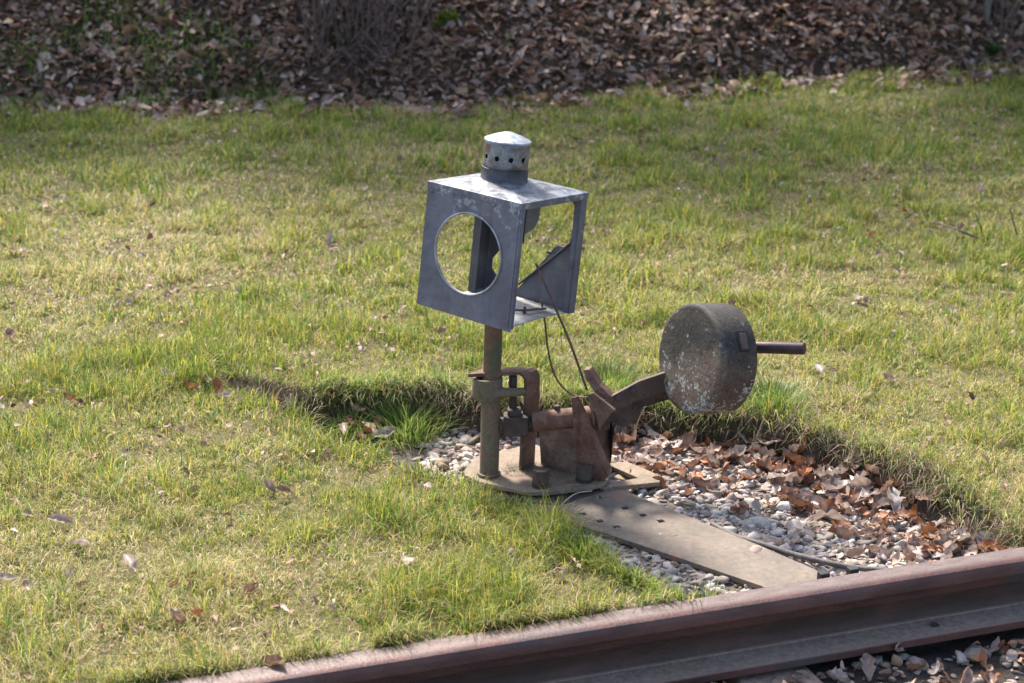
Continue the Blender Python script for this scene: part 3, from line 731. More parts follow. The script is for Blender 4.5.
# ---------------------------------------------------------------- rail
prof = [(-.066, 0 - .006), (-.063, -.002), (-.056, 0), (-.018, 0), (-.010, -.0012), (-.004, -.0045), (-.001, -.0095), (0.001, -.016), (.001, -.030), (-.001, -.034), (-.006, -.036), (-.009, -.042), (-.013, -.056), (-.022, -.062),
        (-.025, -.085), (-.022, -.100), (-.016, -.112), (-.004, -.1160), (.037, -.1190), (.040, -.1200), (.041, -.1215), (.041, -.136), (-.089, -.136), (-.089, -.124), (-.050, -.107), (-.041, -.098), (-.039, -.062), (-.044, -.050), (-.066, -.034)]
RM = Matrix(((RD[0], RN[0], 0, RP0[0]), (RD[1], RN[1], 0, RP0[1]), (0, 0, 1, 0), (0, 0, 0, 1)))
bm = bmesh.new(); st = []
for t in np.linspace(-3.5, 6.5, 60): st.append([bm.verts.new((t, a, b)) for a, b in prof])
for r0, r1 in zip(st, st[1:]):
    for k in range(len(prof)): j = (k + 1) % len(prof); bm.faces.new((r0[k], r0[j], r1[j], r1[k]))
bm.faces.new(st[0][::-1]); bm.faces.new(st[-1])
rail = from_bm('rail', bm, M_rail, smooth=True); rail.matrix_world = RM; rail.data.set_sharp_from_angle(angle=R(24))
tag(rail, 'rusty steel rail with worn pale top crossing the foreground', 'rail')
def rail_child(name, bm, m, bevel=0):
    o = from_bm(name, bm, m, bevel=bevel); o.parent = rail; return o
def on_rail(P): v = RM.inverted() @ P; return v
for px, py in ((820.5, 573), (849, 568)):
    v = on_rail(gz(px, py, -.004)); bm = bmesh.new(); add_box(bm, (v.x, -.079, -.016), (.021, .020, .040)); rail_child('bolt_head', bm, M_black, .002)
# bolt hole in the foot, its shaded inside drawn as a black disc
v = on_rail(gz(936, 627, -.118)); bm = bmesh.new(); add_lathe(bm, [(0, 0), (.009, 0), (.010, .0012), (.009, .002), (0, .002)], Matrix.Translation((v.x, .006, -.1172)) @ Matrix.Rotation(R(-21), 4, 'X'), 20)
rail_child('bolt_hole_dark', bm, M_black)

bm = bmesh.new(); q = on_rail(gz(775, 676, -.15)); add_box(bm, (q.x, .17, -.197), (.16, .5, .10))
sl = from_bm('sleeper', bm, M_sleeper, bevel=.008); sl.matrix_world = RM; tag(sl, 'brown weathered sleeper end showing below the rail', 'sleeper')

# ---------------------------------------------------------------- perforated plate
def ngon_M(P0, ux, uy, uz):
    return Matrix(((ux.x, uy.x, uz.x, P0.x), (ux.y, uy.y, uz.y, P0.y), (ux.z, uy.z, uz.z, P0.z), (0, 0, 0, 1)))
def ground_plate(name, px, z, t, m, holes=(), hs=.006, parent=None, bevel=.002, ang=0.):
    pts = [gz(a, b, z) for a, b in px]
    outer = [(p.x, p.y) for p in pts]; hl = []
    for h_ in holes:
        c = gz(h_[0], h_[1], z); ca, sa = math.cos(ang), math.sin(ang)
        hl.append([(c.x + (a * ca - b * sa) * hs, c.y + (a * sa + b * ca) * hs) for a, b in ((-1, -1), (-1, 1), (1, 1), (1, -1))])
    bm = bmesh.new(); add_prism(bm, outer, hl, t, Matrix.Translation((0, 0, z - t)))
    return from_bm(name, bm, m, parent, bevel=bevel)
o = ground_plate('perforated_plate', [(512, 492), (545, 513), (602, 532), (680, 558), (762, 586), (790, 604), (855, 592), (828, 575), (759, 545), (700, 521), (640, 497), (600, 478)], -.070, .012, M_perf,
                 [(598, 497), (625, 508), (643, 515), (661, 521), (583, 514), (600, 521), (617, 527), (555, 503)], .0080, ang=.35)
tag(o, 'flat rusty steel plate with small square holes running from the stand to the rail', 'steel plate')

bm = bmesh.new(); add_tube(bm, spline([gz(712, 524, -.082), gz(735, 536, -.074), gz(765, 545, -.072), gz(800, 556, -.066), gz(850, 567, -.07), gz(905, 572, -.07)]), .0065, 12)
tag(from_bm('steel_rod', bm, M_pipe, smooth=True), 'thin grey steel rod lying on the gravel along the perforated plate', 'rod')

# ---------------------------------------------------------------- switch stand
stand = empty('switch_stand', gz(540, 478, -.056), 'rusty switch stand bolted to a steel base plate in the gravel', 'switch stand')
BZ = -.050
ground_plate('base_plate', [(462, 472), (464.5, 474.5), (478.6, 481.5), (521.6, 491), (529, 492), (549.5, 491.5), (592.5, 486.5), (603, 484), (607, 481), (612, 468), (606, 450), (560, 446), (517, 447), (477, 456)], BZ, .010, M_base, parent=stand)
bm = bmesh.new()
z = BZ - .012
a = [gz(*q, z) for q in [(600, 488), (660, 482), (661, 475), (640, 477.5), (603, 484)]]
add_prism(bm, [(p.x, p.y) for p in a], [], .012, Matrix.Translation((0, 0, z - .012)))
a = [gz(*q, z) for q in [(608, 453), (614, 455), (648, 469), (661, 475), (640, 477.5), (605, 462)]]
add_prism(bm, [(p.x, p.y) for p in a], [], .012, Matrix.Translation((0, 0, z - .0145)))
from_bm('fork_plate', bm, M_base, stand, bevel=.002)
ground_plate('under_plate', [(466, 478), (500, 494), (530, 502), (560, 504), (604, 490), (604, 470), (480, 466)], z - .004, .016, M_rust_dark, parent=stand, bevel=.002)

PY = 4.135
pb = gz(489, 475, BZ)
lowp = [pb, W(490, 398, PY)]; bm = bmesh.new(); add_tube(bm, [pb, W(490, 440, PY), W(491, 392, PY)], [.0235, .0235, .0235], 28)
from_bm('lower_post', bm, M_lichen_post, stand, smooth=True)
bm = bmesh.new(); add_tube(bm, [W(491, 392, PY), W(492.5, 360, PY), W(494, 315, PY)], .0218, 28)
from_bm('upper_post', bm, M_rust, stand, smooth=True)
bm = bmesh.new(); add_tube(bm, [pb + Vector((0, 0, 0)), pb + Vector((0, 0, .008))], .029, 28); from_bm('weld_ring', bm, M_lichen_post, stand, smooth=True)

# strap bracket: flat bar folded over the top and running down to the plate
def strap(bm, path, wdir, wd, th):
    P = [Vector(p) for p in path]; L = []
    for i_, p in enumerate(P):
        d = (P[min(i_ + 1, len(P) - 1)] - P[max(i_ - 1, 0)]).normalized(); n_ = d.cross(wdir).normalized()
        L.append([bm.verts.new(p + wdir * (sx * wd / 2) + n_ * (sy * th / 2)) for sx, sy in ((-1, -1), (1, -1), (1, 1), (-1, 1))])
    for r0, r1 in zip(L, L[1:]):
        for k in range(4): bm.faces.new((r0[k], r0[(k + 1) % 4], r1[(k + 1) % 4], r1[k]))
    bm.faces.new(L[0][::-1]); bm.faces.new(L[-1])
wv = Vector((.62, .78, 0)).normalized()
zt = W(500, 373, PY).z
xs = W(531, 400, PY + .02).x
x0 = W(480, 373, PY).x
path = [(x0 - .012, PY, zt), (xs - .030, PY + .015, zt)] + [(xs - .020 + .022 * math.sin(a), PY + .02, zt - .022 + .022 * math.cos(a)) for a in (R(20), R(45), R(70), R(90))] + [(xs + .002, PY + .025, zt - .08), (xs - .006, PY + .03, .05), (xs - .010, PY + .035, BZ)]
bm = bmesh.new(); strap(bm, path, wv, .054, .009); from_bm('strap_bracket', bm, M_rust, stand, bevel=.0015)
# band clamping the post, with its arm
bm = bmesh.new(); p0 = W(487.5, 397, PY - .002); p1 = W(488, 377, PY - .002)
add_lathe(bm, [(.026, 0), (.036, 0), (.037, .003), (.037, p1.z - p0.z - .003), (.036, p1.z - p0.z), (.026, p1.z - p0.z)], Matrix.Translation(p0), 30)
a = W(493, 393, PY - .03); b = W(522, 393, PY - .015)
add_tube(bm, [W(494, 392.5, PY - .022), W(515, 392.5, PY - .03), W(523, 391.5, PY - .014)], [.013, .011, .010], 14)
from_bm('clamp_band', bm, M_green_band, stand, smooth=True)
# bevel gear box and its vertical spindle
bm = bmesh.new(); add_tube(bm, [W(513, 412, PY + .01), W(513, 376, PY + .01)], .010, 14); from_bm('spindle', bm, M_rust_dark, stand, smooth=True)
bm = bmesh.new()
c_ = W(516, 424, PY + .005)
add_box(bm, (c_.x, c_.y, c_.z), (.062, .05, .050)); add_box(bm, (c_.x - .004, c_.y, c_.z + .032), (.034, .034, .018))
add_tube(bm, [W(499, 425, PY + .005), W(536, 424, PY + .005)], .0195, 16)
from_bm('gear_boss', bm, M_rust_dark, stand, bevel=.005, seg=3)
# horizontal shaft
A = W(534, 422, 4.13); B = W(606, 414, 4.11)
bm = bmesh.new(); add_tube(bm, [A, B], .0250, 28); from_bm('shaft', bm, M_rust_red, stand, smooth=True)
bm = bmesh.new(); add_tube(bm, [W(557, 412, 4.125), W(557, 405.5, 4.125)], .007, 6); from_bm('grease_nipple', bm, M_rust_dark, stand)
# triangular gusset in front, web plate behind it, dark upright at the back
bm = bmesh.new()
pts = [W(571, 398, 4.065), W(575, 397.5, 4.065), W(579, 404, 4.065), W(607, 466, 4.07), W(607.5, 475, 4.068), gz(603, 481, BZ), gz(597, 481.5, BZ), gz(578, 478, BZ), W(574.5, 440, 4.066)]
plate_pts(bm, pts, Vector((.008, .011, 0))); from_bm('gusset', bm, M_rust_red, stand, bevel=.001)
bm = bmesh.new(); plate_pts(bm, [W(539, 431, 4.14), W(575, 428, 4.10), gz(577, 474, BZ), gz(560, 471, BZ), gz(541, 465, BZ)], Vector((.006, .010, 0))); from_bm('web_plate', bm, M_web, stand)
bm = bmesh.new(); plate_pts(bm, [W(594, 399, 4.12), W(611, 402, 4.15), W(613, 440, 4.15), gz(611, 463, BZ), gz(601, 468, BZ), W(592, 430, 4.10)], Vector((-.002, .010, 0))); from_bm('rear_upright', bm, M_rust_dark, stand)
bm = bmesh.new(); add_tube(bm, [W(590, 417, 4.105), W(606, 415, 4.115)], [.036, .036], 24); from_bm('bearing_ring', bm, M_rust_dark, stand, smooth=True)
for px, py in ((541, 486), (584.5, 480.5)):
    c = gz(px, py, BZ); bm = bmesh.new(); add_tube(bm, [c, c + Vector((0, 0, .006))], .0225, 24)
    w_ = from_bm('washer', bm, M_rust_dark, stand, smooth=True)
    bm = bmesh.new(); add_tube(bm, [c + Vector((0, 0, .006)), c + Vector((0, 0, .044))], .0215, 6)
    nut = from_bm('nut', bm, M_rust_mid, stand, bevel=.002)
    bm = bmesh.new(); add_tube(bm, [c + Vector((0, 0, .040)), c + Vector((0, 0, .049))], .0115, 16)
    t_ = from_bm('stud', bm, M_black, stand, smooth=True)
    t_.parent = nut; t_.matrix_parent_inverse = Matrix.Translation(stand.location).inverted()
# debris of twigs on the plate
n = 420; x = rng.uniform(0, 1, n); p = [(gz(505 + 70 * q, 470 + rng.normal(0, 2.6) - 5 * q, BZ)) for q in x]
P = np.array([[q.x, q.y, BZ + rng.uniform(.001, .006)] for q in p])
a = blades(P, rng.uniform(.008, .03, n), np.full(n, .0015), rng.uniform(0, 6.28, n), rng.uniform(1.1, 1.5, n), rng.uniform(0, .2, n), np.array([.14, .12, .075]) * rng.uniform(.6, 1.5, (n, 1)))
tag(link('dry_moss', mesh_np('dry_moss', a[0], [a[1], a[2]], a[3]), M_straw), 'crumbs of dry moss and stalks lying on the base plate', 'moss', kind='stuff')

# ---------------------------------------------------------------- counterweight lever
lev = empty('counterweight_lever', W(606, 412, 4.11), 'rusty lever carrying a heavy round lichen-spotted weight and a short handle', 'lever')
bm = bmesh.new()
def bar(bm, pts, t): plate_pts(bm, pts, t)
bar(bm, [W(605, 400, 4.075), W(639, 381.5, 4.115), W(670, 371, 4.150), W(670, 390, 4.150), W(632, 403, 4.105), W(614, 413, 4.075), W(606, 411, 4.075)], Vector((.0, .012, .001)))
from_bm('front_bar', bm, M_rust_mid, lev, bevel=.002)
bm = bmesh.new(); bar(bm, [W(606, 402, 4.125), W(650, 381, 4.155), W(670, 377, 4.175), W(672, 399, 4.175), W(641, 408, 4.145), W(637, 421, 4.14), W(623, 428, 4.12), W(606, 420, 4.115)], Vector((.0, .012, .001)))
from_bm('rear_bar', bm, M_rust_dark, lev, bevel=.002)
for px, py in ((619, 397.5), (634.5, 391)):
    bm = bmesh.new(); add_tube(bm, [W(px, py, 4.075), W(px, py, 4.15)], .0085, 12); from_bm('bolt', bm, M_rust_dark, lev, smooth=True)
# forked crank on the shaft
bm = bmesh.new()
plate_pts(bm, [W(583, 370, 4.10), W(589, 369.5, 4.10), W(599, 385, 4.09), W(611, 397, 4.08), W(606, 400, 4.08), W(597, 396, 4.085), W(586, 380, 4.095)], Vector((.010, .022, .002)))
from_bm('crank_tongue', bm, M_rust_red, lev, bevel=.002)
bm = bmesh.new()
plate_pts(bm, [W(587, 395, 4.06), W(593, 393, 4.06), W(615, 410.5, 4.04), W(612, 412.5, 4.04), W(604, 410, 4.045), W(602, 424, 4.05), W(599, 431, 4.06), W(596, 415, 4.06), W(589, 402, 4.06)], Vector((.004, .010, 0)))
from_bm('fork_cheek', bm, M_rust, lev, bevel=.0015)

# the weight
cf = W(689, 358.5, 4.075)
Rv = Vector((1, 0, 0)); Bk = Vector((0, -CP, SP)); nrm = (-.866 * Rv + .5 * Bk).normalized()
TH = .105; RAD = .133
side = Vector((0, 0, 1)).cross(nrm).normalized(); upv = nrm.cross(side).normalized()
MW = ngon_M(cf - nrm * TH, side, upv, nrm)
bm = bmesh.new()
add_lathe(bm, [(0, 0), (RAD - .006, 0), (RAD - .001, .003), (RAD, .008), (RAD, TH * .5), (RAD, TH - .010), (RAD - .002, TH - .004), (RAD - .007, TH - .001), (RAD - .012, TH), (RAD * .5, TH - .0015), (0, TH - .001)], Matrix(), 96)
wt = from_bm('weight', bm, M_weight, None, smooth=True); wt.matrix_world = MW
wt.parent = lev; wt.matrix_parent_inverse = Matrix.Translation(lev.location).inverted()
# square key plate let into the rim: find where it sits on the rim
best = None
for k in range(720):
    for hz in (.03, .035, .04):
        a = k * math.pi / 360; P = MW @ Vector((RAD * math.cos(a), RAD * math.sin(a), hz))
        zc = P.y * CP - (P.z - H) * SP; u = 512 + F * P.x / zc; v = 341.5 - F * ((P.y * SP + (P.z - H) * CP) / zc)
        d = (u - 732) ** 2 + (v - 343.5) ** 2
        if best is None or d < best[0]: best = (d, a, hz, zc)
        if abs(d - best[0]) < 20 and zc < best[3] - .02: best = (d, a, hz, zc)
a, hz = best[1], best[2]
ML = MW @ Matrix.Rotation(a, 4, 'Z') @ Matrix.Translation((RAD, 0, hz))
bm = bmesh.new(); add_box(bm, (0.0005, 0, 0), (.006, .050, .028), ML)
k_ = from_bm('key_slot', bm, M_black, lev, bevel=.001)
bm = bmesh.new(); add_box(bm, (0.002, -.001, .0015), (.006, .040, .020), ML)
k2 = from_bm('key', bm, M_rust_mid, lev, bevel=.001)
bm = bmesh.new(); e1 = W(805, 348.5, 4.06); s1 = W(750, 347, 4.12); dh = (e1 - s1).normalized()
add_tube(bm, [s1 - dh * .05, e1 - dh * .004, e1 - dh * .001, e1], [.0148, .0148, .0138, .011], 26); from_bm('handle', bm, M_handle, lev, smooth=True)

# ---------------------------------------------------------------- lantern
LR = Matrix.Rotation(.101, 4, 'Y') @ Matrix.Rotation(-.0328, 4, 'X') @ Matrix.Rotation(-.6363, 4, 'Z')
LO = Matrix.Translation((-.0224, 4.135, .5195)) @ LR
lan = empty('lantern', LO.translation, 'empty blue-grey sheet metal signal lantern tilted on top of the rusty post', 'lantern')
lan.matrix_world = LO
def lpart(name, bm, m, bevel=0, smooth=False, parent=lan):
    o = from_bm(name, bm, m, bevel=bevel, smooth=smooth); o.parent = parent; return o
w2, d2, h2, T = .136, .134, .1478, .0022
circ = lambda cx, cz, r, n=56: [(cx + r * math.cos(2 * math.pi * k / n), cz + r * math.sin(2 * math.pi * k / n)) for k in range(n)]
MF = Matrix(((1, 0, 0, 0), (0, 0, 1, -d2), (0, 1, 0, 0), (0, 0, 0, 1)))       # local xy -> x,z ; thickness -> +y
bm = bmesh.new()
# front sheet, flaring slightly towards the foot
add_prism(bm, [(-w2 - .002, -h2), (w2 + .004, -h2 - .004), (w2 + .001, h2), (-w2, h2)], [circ(-.001, .0035, .0945)], T, MF)
# folded-back side flanges
add_box(bm, (w2 + .0005, -d2 + .0085, -.002), (T, .0125, 2 * h2 - .006)); add_box(bm, (-w2, -d2 + .0085, 0), (T, .0125, 2 * h2 - .004))
for rx_, rz_ in [(-.122, .128), (-.06, .131), (.06, .131), (.122, .128), (-.124, -.128), (.126, -.130)]:
    add_lathe(bm, [(.0042, 0), (.0038, .0012), (.002, .002), (0, .0022)], Matrix.Translation((rx_, -d2, rz_)) @ Matrix.Rotation(R(90), 4, 'X'), 10)
add_box(bm, (w2 - .006, -d2 - .0008, -.002), (.006, .0016, 2 * h2 - .012))
front = lpart('front_panel', bm, M_zinc, .0007)
bm = bmesh.new(); n = 56; rings = []
for k in range(n):
    a = 2 * math.pi * k / n
    rings.append([bm.verts.new((-.001 + (.0955 + .003 * math.cos(b)) * math.cos(a), -d2 - .0005 + .0035 * math.sin(b), .0035 + (.0955 + .003 * math.cos(b)) * math.sin(a))) for b in [i * math.pi / 4 for i in range(8)]])
for k in range(n):
    for j in range(8): bm.faces.new((rings[k][j], rings[(k + 1) % n][j], rings[(k + 1) % n][(j + 1) % 8], rings[k][(j + 1) % 8]))
rim = lpart('hole_rim', bm, M_zinc_pale, smooth=True); rim.parent = front
# back sheet with its ragged cut-out
bm = bmesh.new(); MB = Matrix(((1, 0, 0, 0), (0, 0, 1, d2 - T), (0, 1, 0, 0), (0, 0, 0, 1)))
cut = [(.0965, .118), (.103, .110), (.104, .060), (.1035, .034), (.098, .016), (.090, .008), (.080, .006), (.068, .007), (.058, -.001), (.042, -.024), (.010, -.066), (-.034, -.122), (-.060, -.126), (-.104, -.106), (-.1195, -.092), (-.1205, -.067), (-.104, -.045), (-.092, -.022), (-.05, -.004), (-.020, .022), (-.006, .034), (.004, .055), (.006, .085), (.012, .118)]
add_prism(bm, [(-w2, -h2), (w2, -h2), (w2, h2), (-w2, h2)], [cut], T, MB)
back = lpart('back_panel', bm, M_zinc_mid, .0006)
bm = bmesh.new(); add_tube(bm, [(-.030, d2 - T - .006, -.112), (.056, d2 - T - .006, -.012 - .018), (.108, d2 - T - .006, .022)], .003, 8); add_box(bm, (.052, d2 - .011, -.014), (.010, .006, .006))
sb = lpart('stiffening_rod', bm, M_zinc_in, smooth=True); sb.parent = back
# corner posts on the open sides
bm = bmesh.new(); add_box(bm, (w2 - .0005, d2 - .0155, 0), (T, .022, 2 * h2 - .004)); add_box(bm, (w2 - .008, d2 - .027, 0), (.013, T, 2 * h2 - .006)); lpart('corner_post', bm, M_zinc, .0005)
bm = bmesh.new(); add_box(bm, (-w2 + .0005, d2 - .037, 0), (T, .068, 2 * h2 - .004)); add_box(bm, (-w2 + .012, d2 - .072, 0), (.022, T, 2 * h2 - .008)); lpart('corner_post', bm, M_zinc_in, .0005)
# dark inner shield hanging under the lid
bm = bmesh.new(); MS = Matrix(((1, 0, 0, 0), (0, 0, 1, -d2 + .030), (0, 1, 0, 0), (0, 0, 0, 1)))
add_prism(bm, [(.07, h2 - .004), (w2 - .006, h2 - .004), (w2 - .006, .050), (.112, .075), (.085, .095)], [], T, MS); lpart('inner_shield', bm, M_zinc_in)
# tray floor, bowed along the open side
bm = bmesh.new(); MFl = Matrix.Translation((0, 0, -h2 + .002))
edge = [(w2 - .004 - .012 * math.sin(math.pi * k / 12), -d2 + .004 + (2 * d2 - .010) * k / 12) for k in range(13)]
add_prism(bm, [(-w2 + .003, -d2 + .004)] + edge + [(-w2 + .003, d2 - .006)], [], T, MFl); lpart('floor_tray', bm, M_floor)
bm = bmesh.new(); add_tube(bm, [(.075, .01, -h2 + .004), (.075, .01, -h2 + .020)], .004, 8); add_tube(bm, [(.03, -.03, -h2 + .010), (.075, .01, -h2 + .012), (.095, .07, -h2 + .012)], .0028, 8); lpart('fixing_screw', bm, M_wire, smooth=True)
# lid: shallow pyramid with turned-down edge
bm = bmesh.new(); e = .0015; zt = h2 + .002; ap = .018
a = [bm.verts.new(v) for v in ((-w2 - e, -d2 - e, zt), (w2 + e, -d2 - e, zt), (w2 + e, d2 + e, zt), (-w2 - e, d2 + e, zt))]
g = .042; b = [bm.verts.new((v[0] - .012, v[1] - .006, v[2])) for v in ((-g, -g, zt + ap), (g, -g, zt + ap), (g, g, zt + ap), (-g, g, zt + ap))]
cdn = [bm.verts.new(v) for v in ((-w2 - e, -d2 - e, zt - .016), (w2 + e, -d2 - e, zt - .016), (w2 + e, d2 + e, zt - .016), (-w2 - e, d2 + e, zt - .016))]
for k in range(4): j = (k + 1) % 4; bm.faces.new((a[k], a[j], b[j], b[k])); f_ = bm.faces.new((cdn[k], cdn[j], a[j], a[k])); f_.material_index = 1
bm.faces.new(b)
lid = lpart('lid', bm, [M_lid, M_zinc], 0.0)
md = lid.modifiers.new('thick', 'SOLIDIFY'); md.thickness = .0022; md.offset = -1
md = lid.modifiers.new('bevel', 'BEVEL'); md.width = .0015; md.segments = 2
# chimney
cz = zt + ap - .004; CR = .0535
ch = empty('chimney', (0, 0, 0), None, None); ch.parent = lan; ch.location = (0, 0, 0)
bpy.data.objects.remove(ch)
def chm(rz): return Matrix.Translation((-.012, -.006, cz)) @ Matrix.Scale(1.07, 4, (0, 0, 1))
bm = bmesh.new()
nA = 80; rows = [.028, .046, .0492, .0524, .0556, .0588, .062, .0635, .086]
HA = 10
grid = []
r_h = .0058; hz_c = .0528
for zz in [.028, .036] + [.044 + .0011 * q for q in range(17)] + [.070, .080, .088]:
    grid.append([(2 * math.pi * k / 240, zz) for k in range(240)])
vv = [[bm.verts.new((CR * math.cos(a), CR * math.sin(a), z)) for a, z in row] for row in grid]
for r0 in range(len(grid) - 1):
    for k in range(240):
        j = (k + 1) % 240; am = 2 * math.pi * (k + .5) / 240; zm = (grid[r0][0][1] + grid[r0 + 1][0][1]) / 2
        da = ((am + math.pi / HA + .1) % (2 * math.pi / HA)) - math.pi / HA
        if (da * CR / r_h) ** 2 + ((zm - hz_c) / r_h) ** 2 < 1: continue
        bm.faces.new((vv[r0][k], vv[r0][j], vv[r0 + 1][j], vv[r0 + 1][k]))
bm.transform(chm(0))
chim = lpart('chimney', bm, M_chim, smooth=True)
md = chim.modifiers.new('thick', 'SOLIDIFY'); md.thickness = .0015; md.offset = -1
bm = bmesh.new(); add_lathe(bm, [(.040, .0), (CR + .003, .0), (CR + .004, .002), (CR + .002, .004), (CR + .0015, .028), (CR - .001, .029), (CR - .006, .029)], chm(0), 64); o = lpart('chimney_band', bm, M_band, smooth=True); o.parent = chim
bm = bmesh.new(); add_lathe(bm, [(.042, .02), (.042, .080)], chm(0), 40); o = lpart('inner_flue', bm, M_black, smooth=True); o.parent = chim
bm = bmesh.new(); add_lathe(bm, [(CR - .002, .084), (CR + .0005, .085), (CR + .0025, .087), (CR + .0015, .090), (CR - .006, .0935), (CR - .024, .1005), (.012, .1055), (0, .108)], chm(0), 64); o = lpart('chimney_cap', bm, M_cap, smooth=True); o.parent = chim

# wires
bm = bmesh.new(); add_tube(bm, spline([W(535.5, 263, 4.10), W(550, 296, 4.09), W(569, 340, 4.08), W(587, 390, 4.09)], 6), .0029, 8)
tag(from_bm('wire_rod', bm, M_wire, smooth=True), 'straight rusty rod slanting from inside the lantern down to the lever', 'rod')
bm = bmesh.new(); add_tube(bm, spline([W(541, 300, 4.17), W(545, 322, 4.17), W(548, 350, 4.17), W(555, 376, 4.17), W(567, 391, 4.17), W(580, 397, 4.15), W(590, 397, 4.12)], 8), .0024, 8)
tag(from_bm('cable', bm, M_wire, smooth=True), 'dark sagging cable hanging from the lantern floor to the lever pivot', 'cable')

# stalks and twigs
def twig(name, pts, r0, r1, m, label, cat='twig', group=None):
    P = spline(pts, 6); bm = bmesh.new(); n_ = len(P); add_tube(bm, P, [r0 + (r1 - r0) * i_ / (n_ - 1) for i_ in range(n_)], 6); o = from_bm(name, bm, m, smooth=True); return tag(o, label, cat, group)
M_twig = metal_patina('twig_bark', (.09, .06, .05), (.15, .11, .09), scale=50, rough=.9, metallic=0)
M_pale = metal_patina('pale_stalk', (.36, .31, .25), (.46, .41, .34), scale=50, rough=.9, metallic=0)
twig('twig', [gz(930, 222, .03), gz(950, 227, .06), gz(968, 234, .05), gz(988, 242, .01)], .002, .0055, M_twig, 'bare dark twig lying on the lawn at the right')
bm = bmesh.new()
twig('twig', [gz(986, 243, .0), W(980, 225, gz(986, 243, 0).y), W(975, 212, gz(986, 243, 0).y)], .003, .0015, M_twig, 'thin stem standing at the thick end of the lawn twig')
yb = gz(1020, 243, 0).y; twig('twig', [gz(1020, 243, 0), W(1015, 228, yb), W(1010, 208, yb)], .004, .002, M_twig, 'upright bare stem standing at the right edge of the lawn')
yb = gz(1000, 232, 0).y; twig('twig', [gz(1004, 240, 0), W(1001, 220, yb), W(996, 205, yb - .1)], .0025, .001, M_twig, 'faint thin upright stem between the two darker ones on the right')
twig('stalk', [gz(551, 524, -.03), gz(560, 507, .015), gz(575, 494, .035), gz(592, 491, .035)], .0012, .001, M_pale, 'pale dry stalk arching over the top of the perforated plate', 'stalk')
twig('stalk', [gz(635, 430, -.03), W(642, 412, 4.2), W(651, 400, 4.2)], .0016, .001, M_pale, 'pale dry stalk sticking out of the leaves below the lever', 'stalk')

print('TIME',time.time()-T0)
# ---------------------------------------------------------------- bank: trees, shrub, moss
def bank_pt(px, py):
    d = ray(px, py); t = np.linspace(6.0, 16.0, 1500)
    below = H + d[2] * t < height(d[0] * t, d[1] * t)
    k = t[np.argmax(below)] if below.any() else 11.0
    return Vector((d[0] * k, d[1] * k, H + d[2] * k))

def leaf_cloud(c, r, n, size, pal, lump=5):
    cs = c + rng.normal(0, .45, (lump, 3)) * r; k = rng.integers(0, lump, n)
    d = rng.normal(size=(n, 3)); d /= np.linalg.norm(d, axis=1)[:, None]; rr = rng.random(n) ** .45
    P = cs[k] + d * rr[:, None] * np.array(r) * rng.uniform(.45, .7, (lump, 1))[k]
    u = rng.normal(size=(n, 3)); u /= np.linalg.norm(u, axis=1)[:, None]; v = np.cross(u, rng.normal(size=(n, 3))); v /= np.linalg.norm(v, axis=1)[:, None]
    s_ = (size * rng.uniform(.6, 1.3, n))[:, None]
    co = np.stack([P - u * s_, P + v * s_ * .5, P + u * s_, P - v * s_ * .5], 1).reshape(-1, 3)
    col = np.array(pal) * rng.uniform(.6, 1.4, (n, 1))
    return co, (np.arange(n)[:, None] * 4 + np.arange(4)), np.repeat(col, 4, 0)

def tree(base, hgt, rad, tr, lean, label, crown_z, n=9000):
    o = empty('tree', base, label, 'tree', 'trees on top of the bank')
    top = base + Vector((lean, random.uniform(-.1, .3), hgt)); bm = bmesh.new()
    P = spline([base - Vector((0, 0, .15)), base + Vector((0, 0, .02)), base.lerp(top, .4) + Vector((random.uniform(-.05, .05), 0, 0)), top], 6)
    add_tube(bm, P, [tr * (1.25 if i_ == 0 else 1) * (1 - .75 * i_ / (len(P) - 1)) for i_ in range(len(P))], 14)
    for k in range(9):
        f = .35 + .065 * k; s0 = base.lerp(top, f); a = k * 2.4; L = rad * random.uniform(.6, 1)
        add_tube(bm, [s0, s0 + Vector((math.cos(a), math.sin(a), .5)) * L * .5, s0 + Vector((math.cos(a) * 1.1, math.sin(a) * 1.1, .75)) * L], [tr * .35, tr * .2, tr * .06], 7)
    from_bm('trunk', bm, M_bark, o, smooth=True)
    cz_ = base.z + crown_z + (hgt - crown_z) * .55
    co, f, cc_ = leaf_cloud(np.array([base.x + lean * .7, base.y + .1, cz_]), np.array([rad, rad, (hgt - crown_z) * .62]), n, .055, (.045, .075, .028), 9)
    link('crown', mesh_np('crown', co, [f], cc_), M_grass, o)
tb = bank_pt(985, 27)
tree(tb, 3.6, 1.3, .026, .15, 'slender grey trunk rising from the leaves at the upper right', 1.7, 4500)
for k, (x_, b_, hh) in enumerate([(-4.0, 2.2, 3.4), (-2.3, 2.8, 3.8), (-.6, 2.1, 3.35), (1.3, 2.7, 3.7), (2.9, 2.4, 3.7), (4.6, 2.0, 3.6), (-5.8, 2.4, 3.2), (6.4, 2.2, 3.2)]):
    y_ = float(toe(x_)) + b_; z_ = float(height(np.array([x_]), np.array([y_]))[0])
    tree(Vector((x_, y_, z_)), hh, 1.5, .07, random.uniform(-.2, .2), 'evergreen tree on top of the bank', .8, 4500)

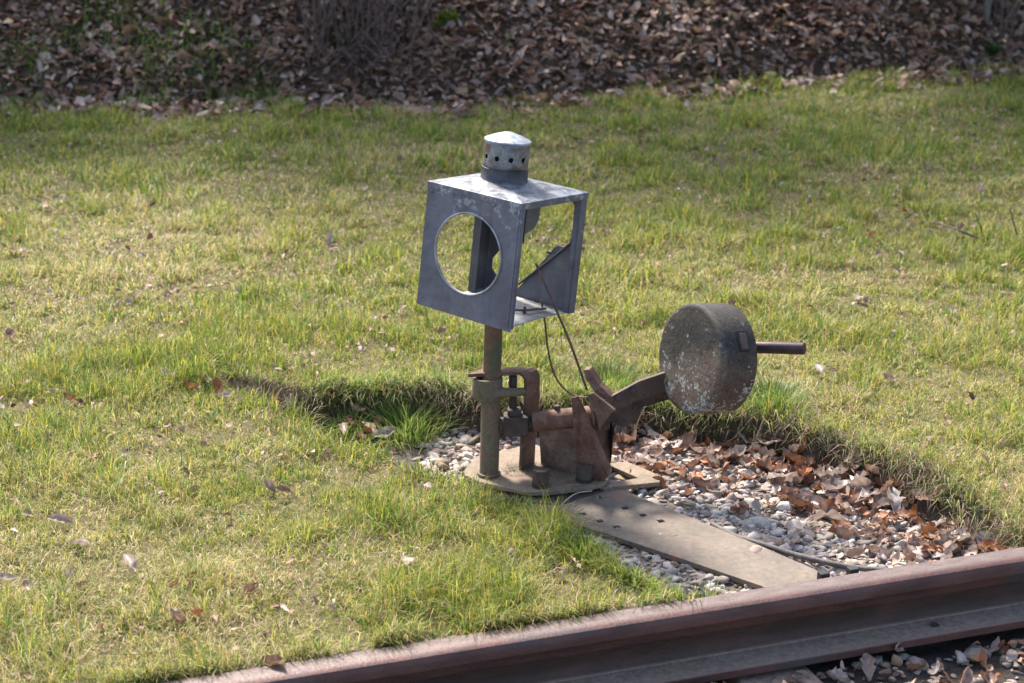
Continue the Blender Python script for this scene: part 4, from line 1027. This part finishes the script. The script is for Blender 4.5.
# shrub of drooping dry stems
root = bank_pt(365, 60)
sh = empty('shrub', root, 'tangle of drooping brown stems hanging over the bank at top left', 'shrub')
bm = bmesh.new()
for k in range(75):
    px = random.choice([318, 330, 372, 388, 405, 355]) + random.gauss(0, 9); b0 = bank_pt(px, random.uniform(30, 85)); hh = random.uniform(.35, .9)
    P = [b0, b0 + Vector((random.gauss(0, .05), random.uniform(.0, .12), hh * .5)), b0 + Vector((random.gauss(0, .20), random.uniform(.05, .3), hh))]
    add_tube(bm, spline(P, 4), random.uniform(.0015, .0045), 5, False)
for k in range(110):
    px = random.gauss(360, 42); b0 = bank_pt(px, random.uniform(0, 78)) + Vector((0, 0, .01))
    a = random.uniform(-1.9, 1.9); L = random.uniform(.06, .25)
    P = [b0, b0 + Vector((math.sin(a) * L * .5, -.08, L * .35)), b0 + Vector((math.sin(a) * L, -.2, L * .1))]
    add_tube(bm, spline(P, 4), random.uniform(.0012, .003), 5, False)
from_bm('stems', bm, metal_patina('dry_stem', (.08, .05, .04), (.15, .10, .085), scale=30, rough=.9, metallic=0), sh, smooth=True)
# right hand brush beside the trunk
r2 = bank_pt(1008, 30); sh2 = empty('shrub', r2, 'thin bare stems growing beside the slender trunk at the upper right corner', 'shrub'); bm = bmesh.new()
for k in range(16):
    b0 = bank_pt(random.uniform(992, 1040), random.uniform(15, 45)); hh = random.uniform(.3, .8)
    add_tube(bm, spline([b0, b0 + Vector((random.gauss(0, .08), .05, hh * .5)), b0 + Vector((random.gauss(0, .2), .1, hh))], 4), random.uniform(.003, .007), 5, False)
from_bm('stems', bm, M_twig, sh2, smooth=True)
# moss cushion and ivy patches
for px, py, rx, lab in ((447, 22, .075, 'yellow green moss cushion beside the drooping stems'), (985, 50, .07, 'small green plant at the foot of the slender trunk'), (350, 48, .07, 'dark green ivy clump between the drooping stems')):
    c = bank_pt(px, py); col = (.13, .17, .025) if px == 447 else (.05, .10, .03)
    co, f, cc_ = leaf_cloud(np.array(c), np.array([rx * 1.3, rx * .7, rx * .7]), 900, .012, col, 6)
    tag(link('moss_cushion' if px == 447 else 'ivy_clump', mesh_np('clump', co, [f], cc_), M_grass), lab, 'moss' if px == 447 else 'plant')

print('TIME',time.time()-T0)
# ---------------------------------------------------------------- light
SUN_EL, SUN_AZ = 50, 27          # azimuth measured from +Y (behind the lantern) towards -X
sd = bpy.data.lights.new('sun', 'SUN'); sd.energy = 3.8; sd.angle = R(9); sd.color = (1, .955, .885)
so = bpy.data.objects.new('sun', sd); COL.objects.link(so)
to_sun = Vector((-math.sin(R(SUN_AZ)) * math.cos(R(SUN_EL)), math.cos(R(SUN_AZ)) * math.cos(R(SUN_EL)), math.sin(R(SUN_EL))))
so.rotation_euler = to_sun.to_track_quat('Z', 'Y').to_euler(); so.location = to_sun * 30
w = bpy.data.worlds.new('World'); sc.world = w; w.use_nodes = True; nt = w.node_tree
bg = nt.nodes['Background']; sky = nt.nodes.new('ShaderNodeTexSky'); sky.sky_type = 'NISHITA'; sky.sun_disc = False
sky.sun_elevation = R(SUN_EL); sky.sun_rotation = R(-SUN_AZ); sky.dust_density = 2.5; sky.air_density = 1.0
nt.links.new(sky.outputs[0], bg.inputs[0]); bg.inputs[1].default_value = .145

cam = bpy.data.cameras.new('camera'); cam.sensor_width = 36; cam.lens = F / 1024 * 36; cam.clip_end = 1000; cam.clip_start = .05
co_ = bpy.data.objects.new('camera', cam); COL.objects.link(co_); co_.location = (0, 0, H); co_.rotation_euler = (math.pi / 2 - PITCH, 0, 0)
cam.dof.use_dof = True; cam.dof.focus_distance = 4.2; cam.dof.aperture_fstop = 5.2
sc.camera = co_
sc.view_settings.view_transform = 'Standard'; sc.view_settings.look = 'None'; sc.view_settings.gamma = 1; sc.view_settings.exposure = 1.4
sc.cycles.max_bounces = 6; sc.cycles.diffuse_bounces = 3; sc.cycles.glossy_bounces = 3; sc.cycles.transmission_bounces = 4
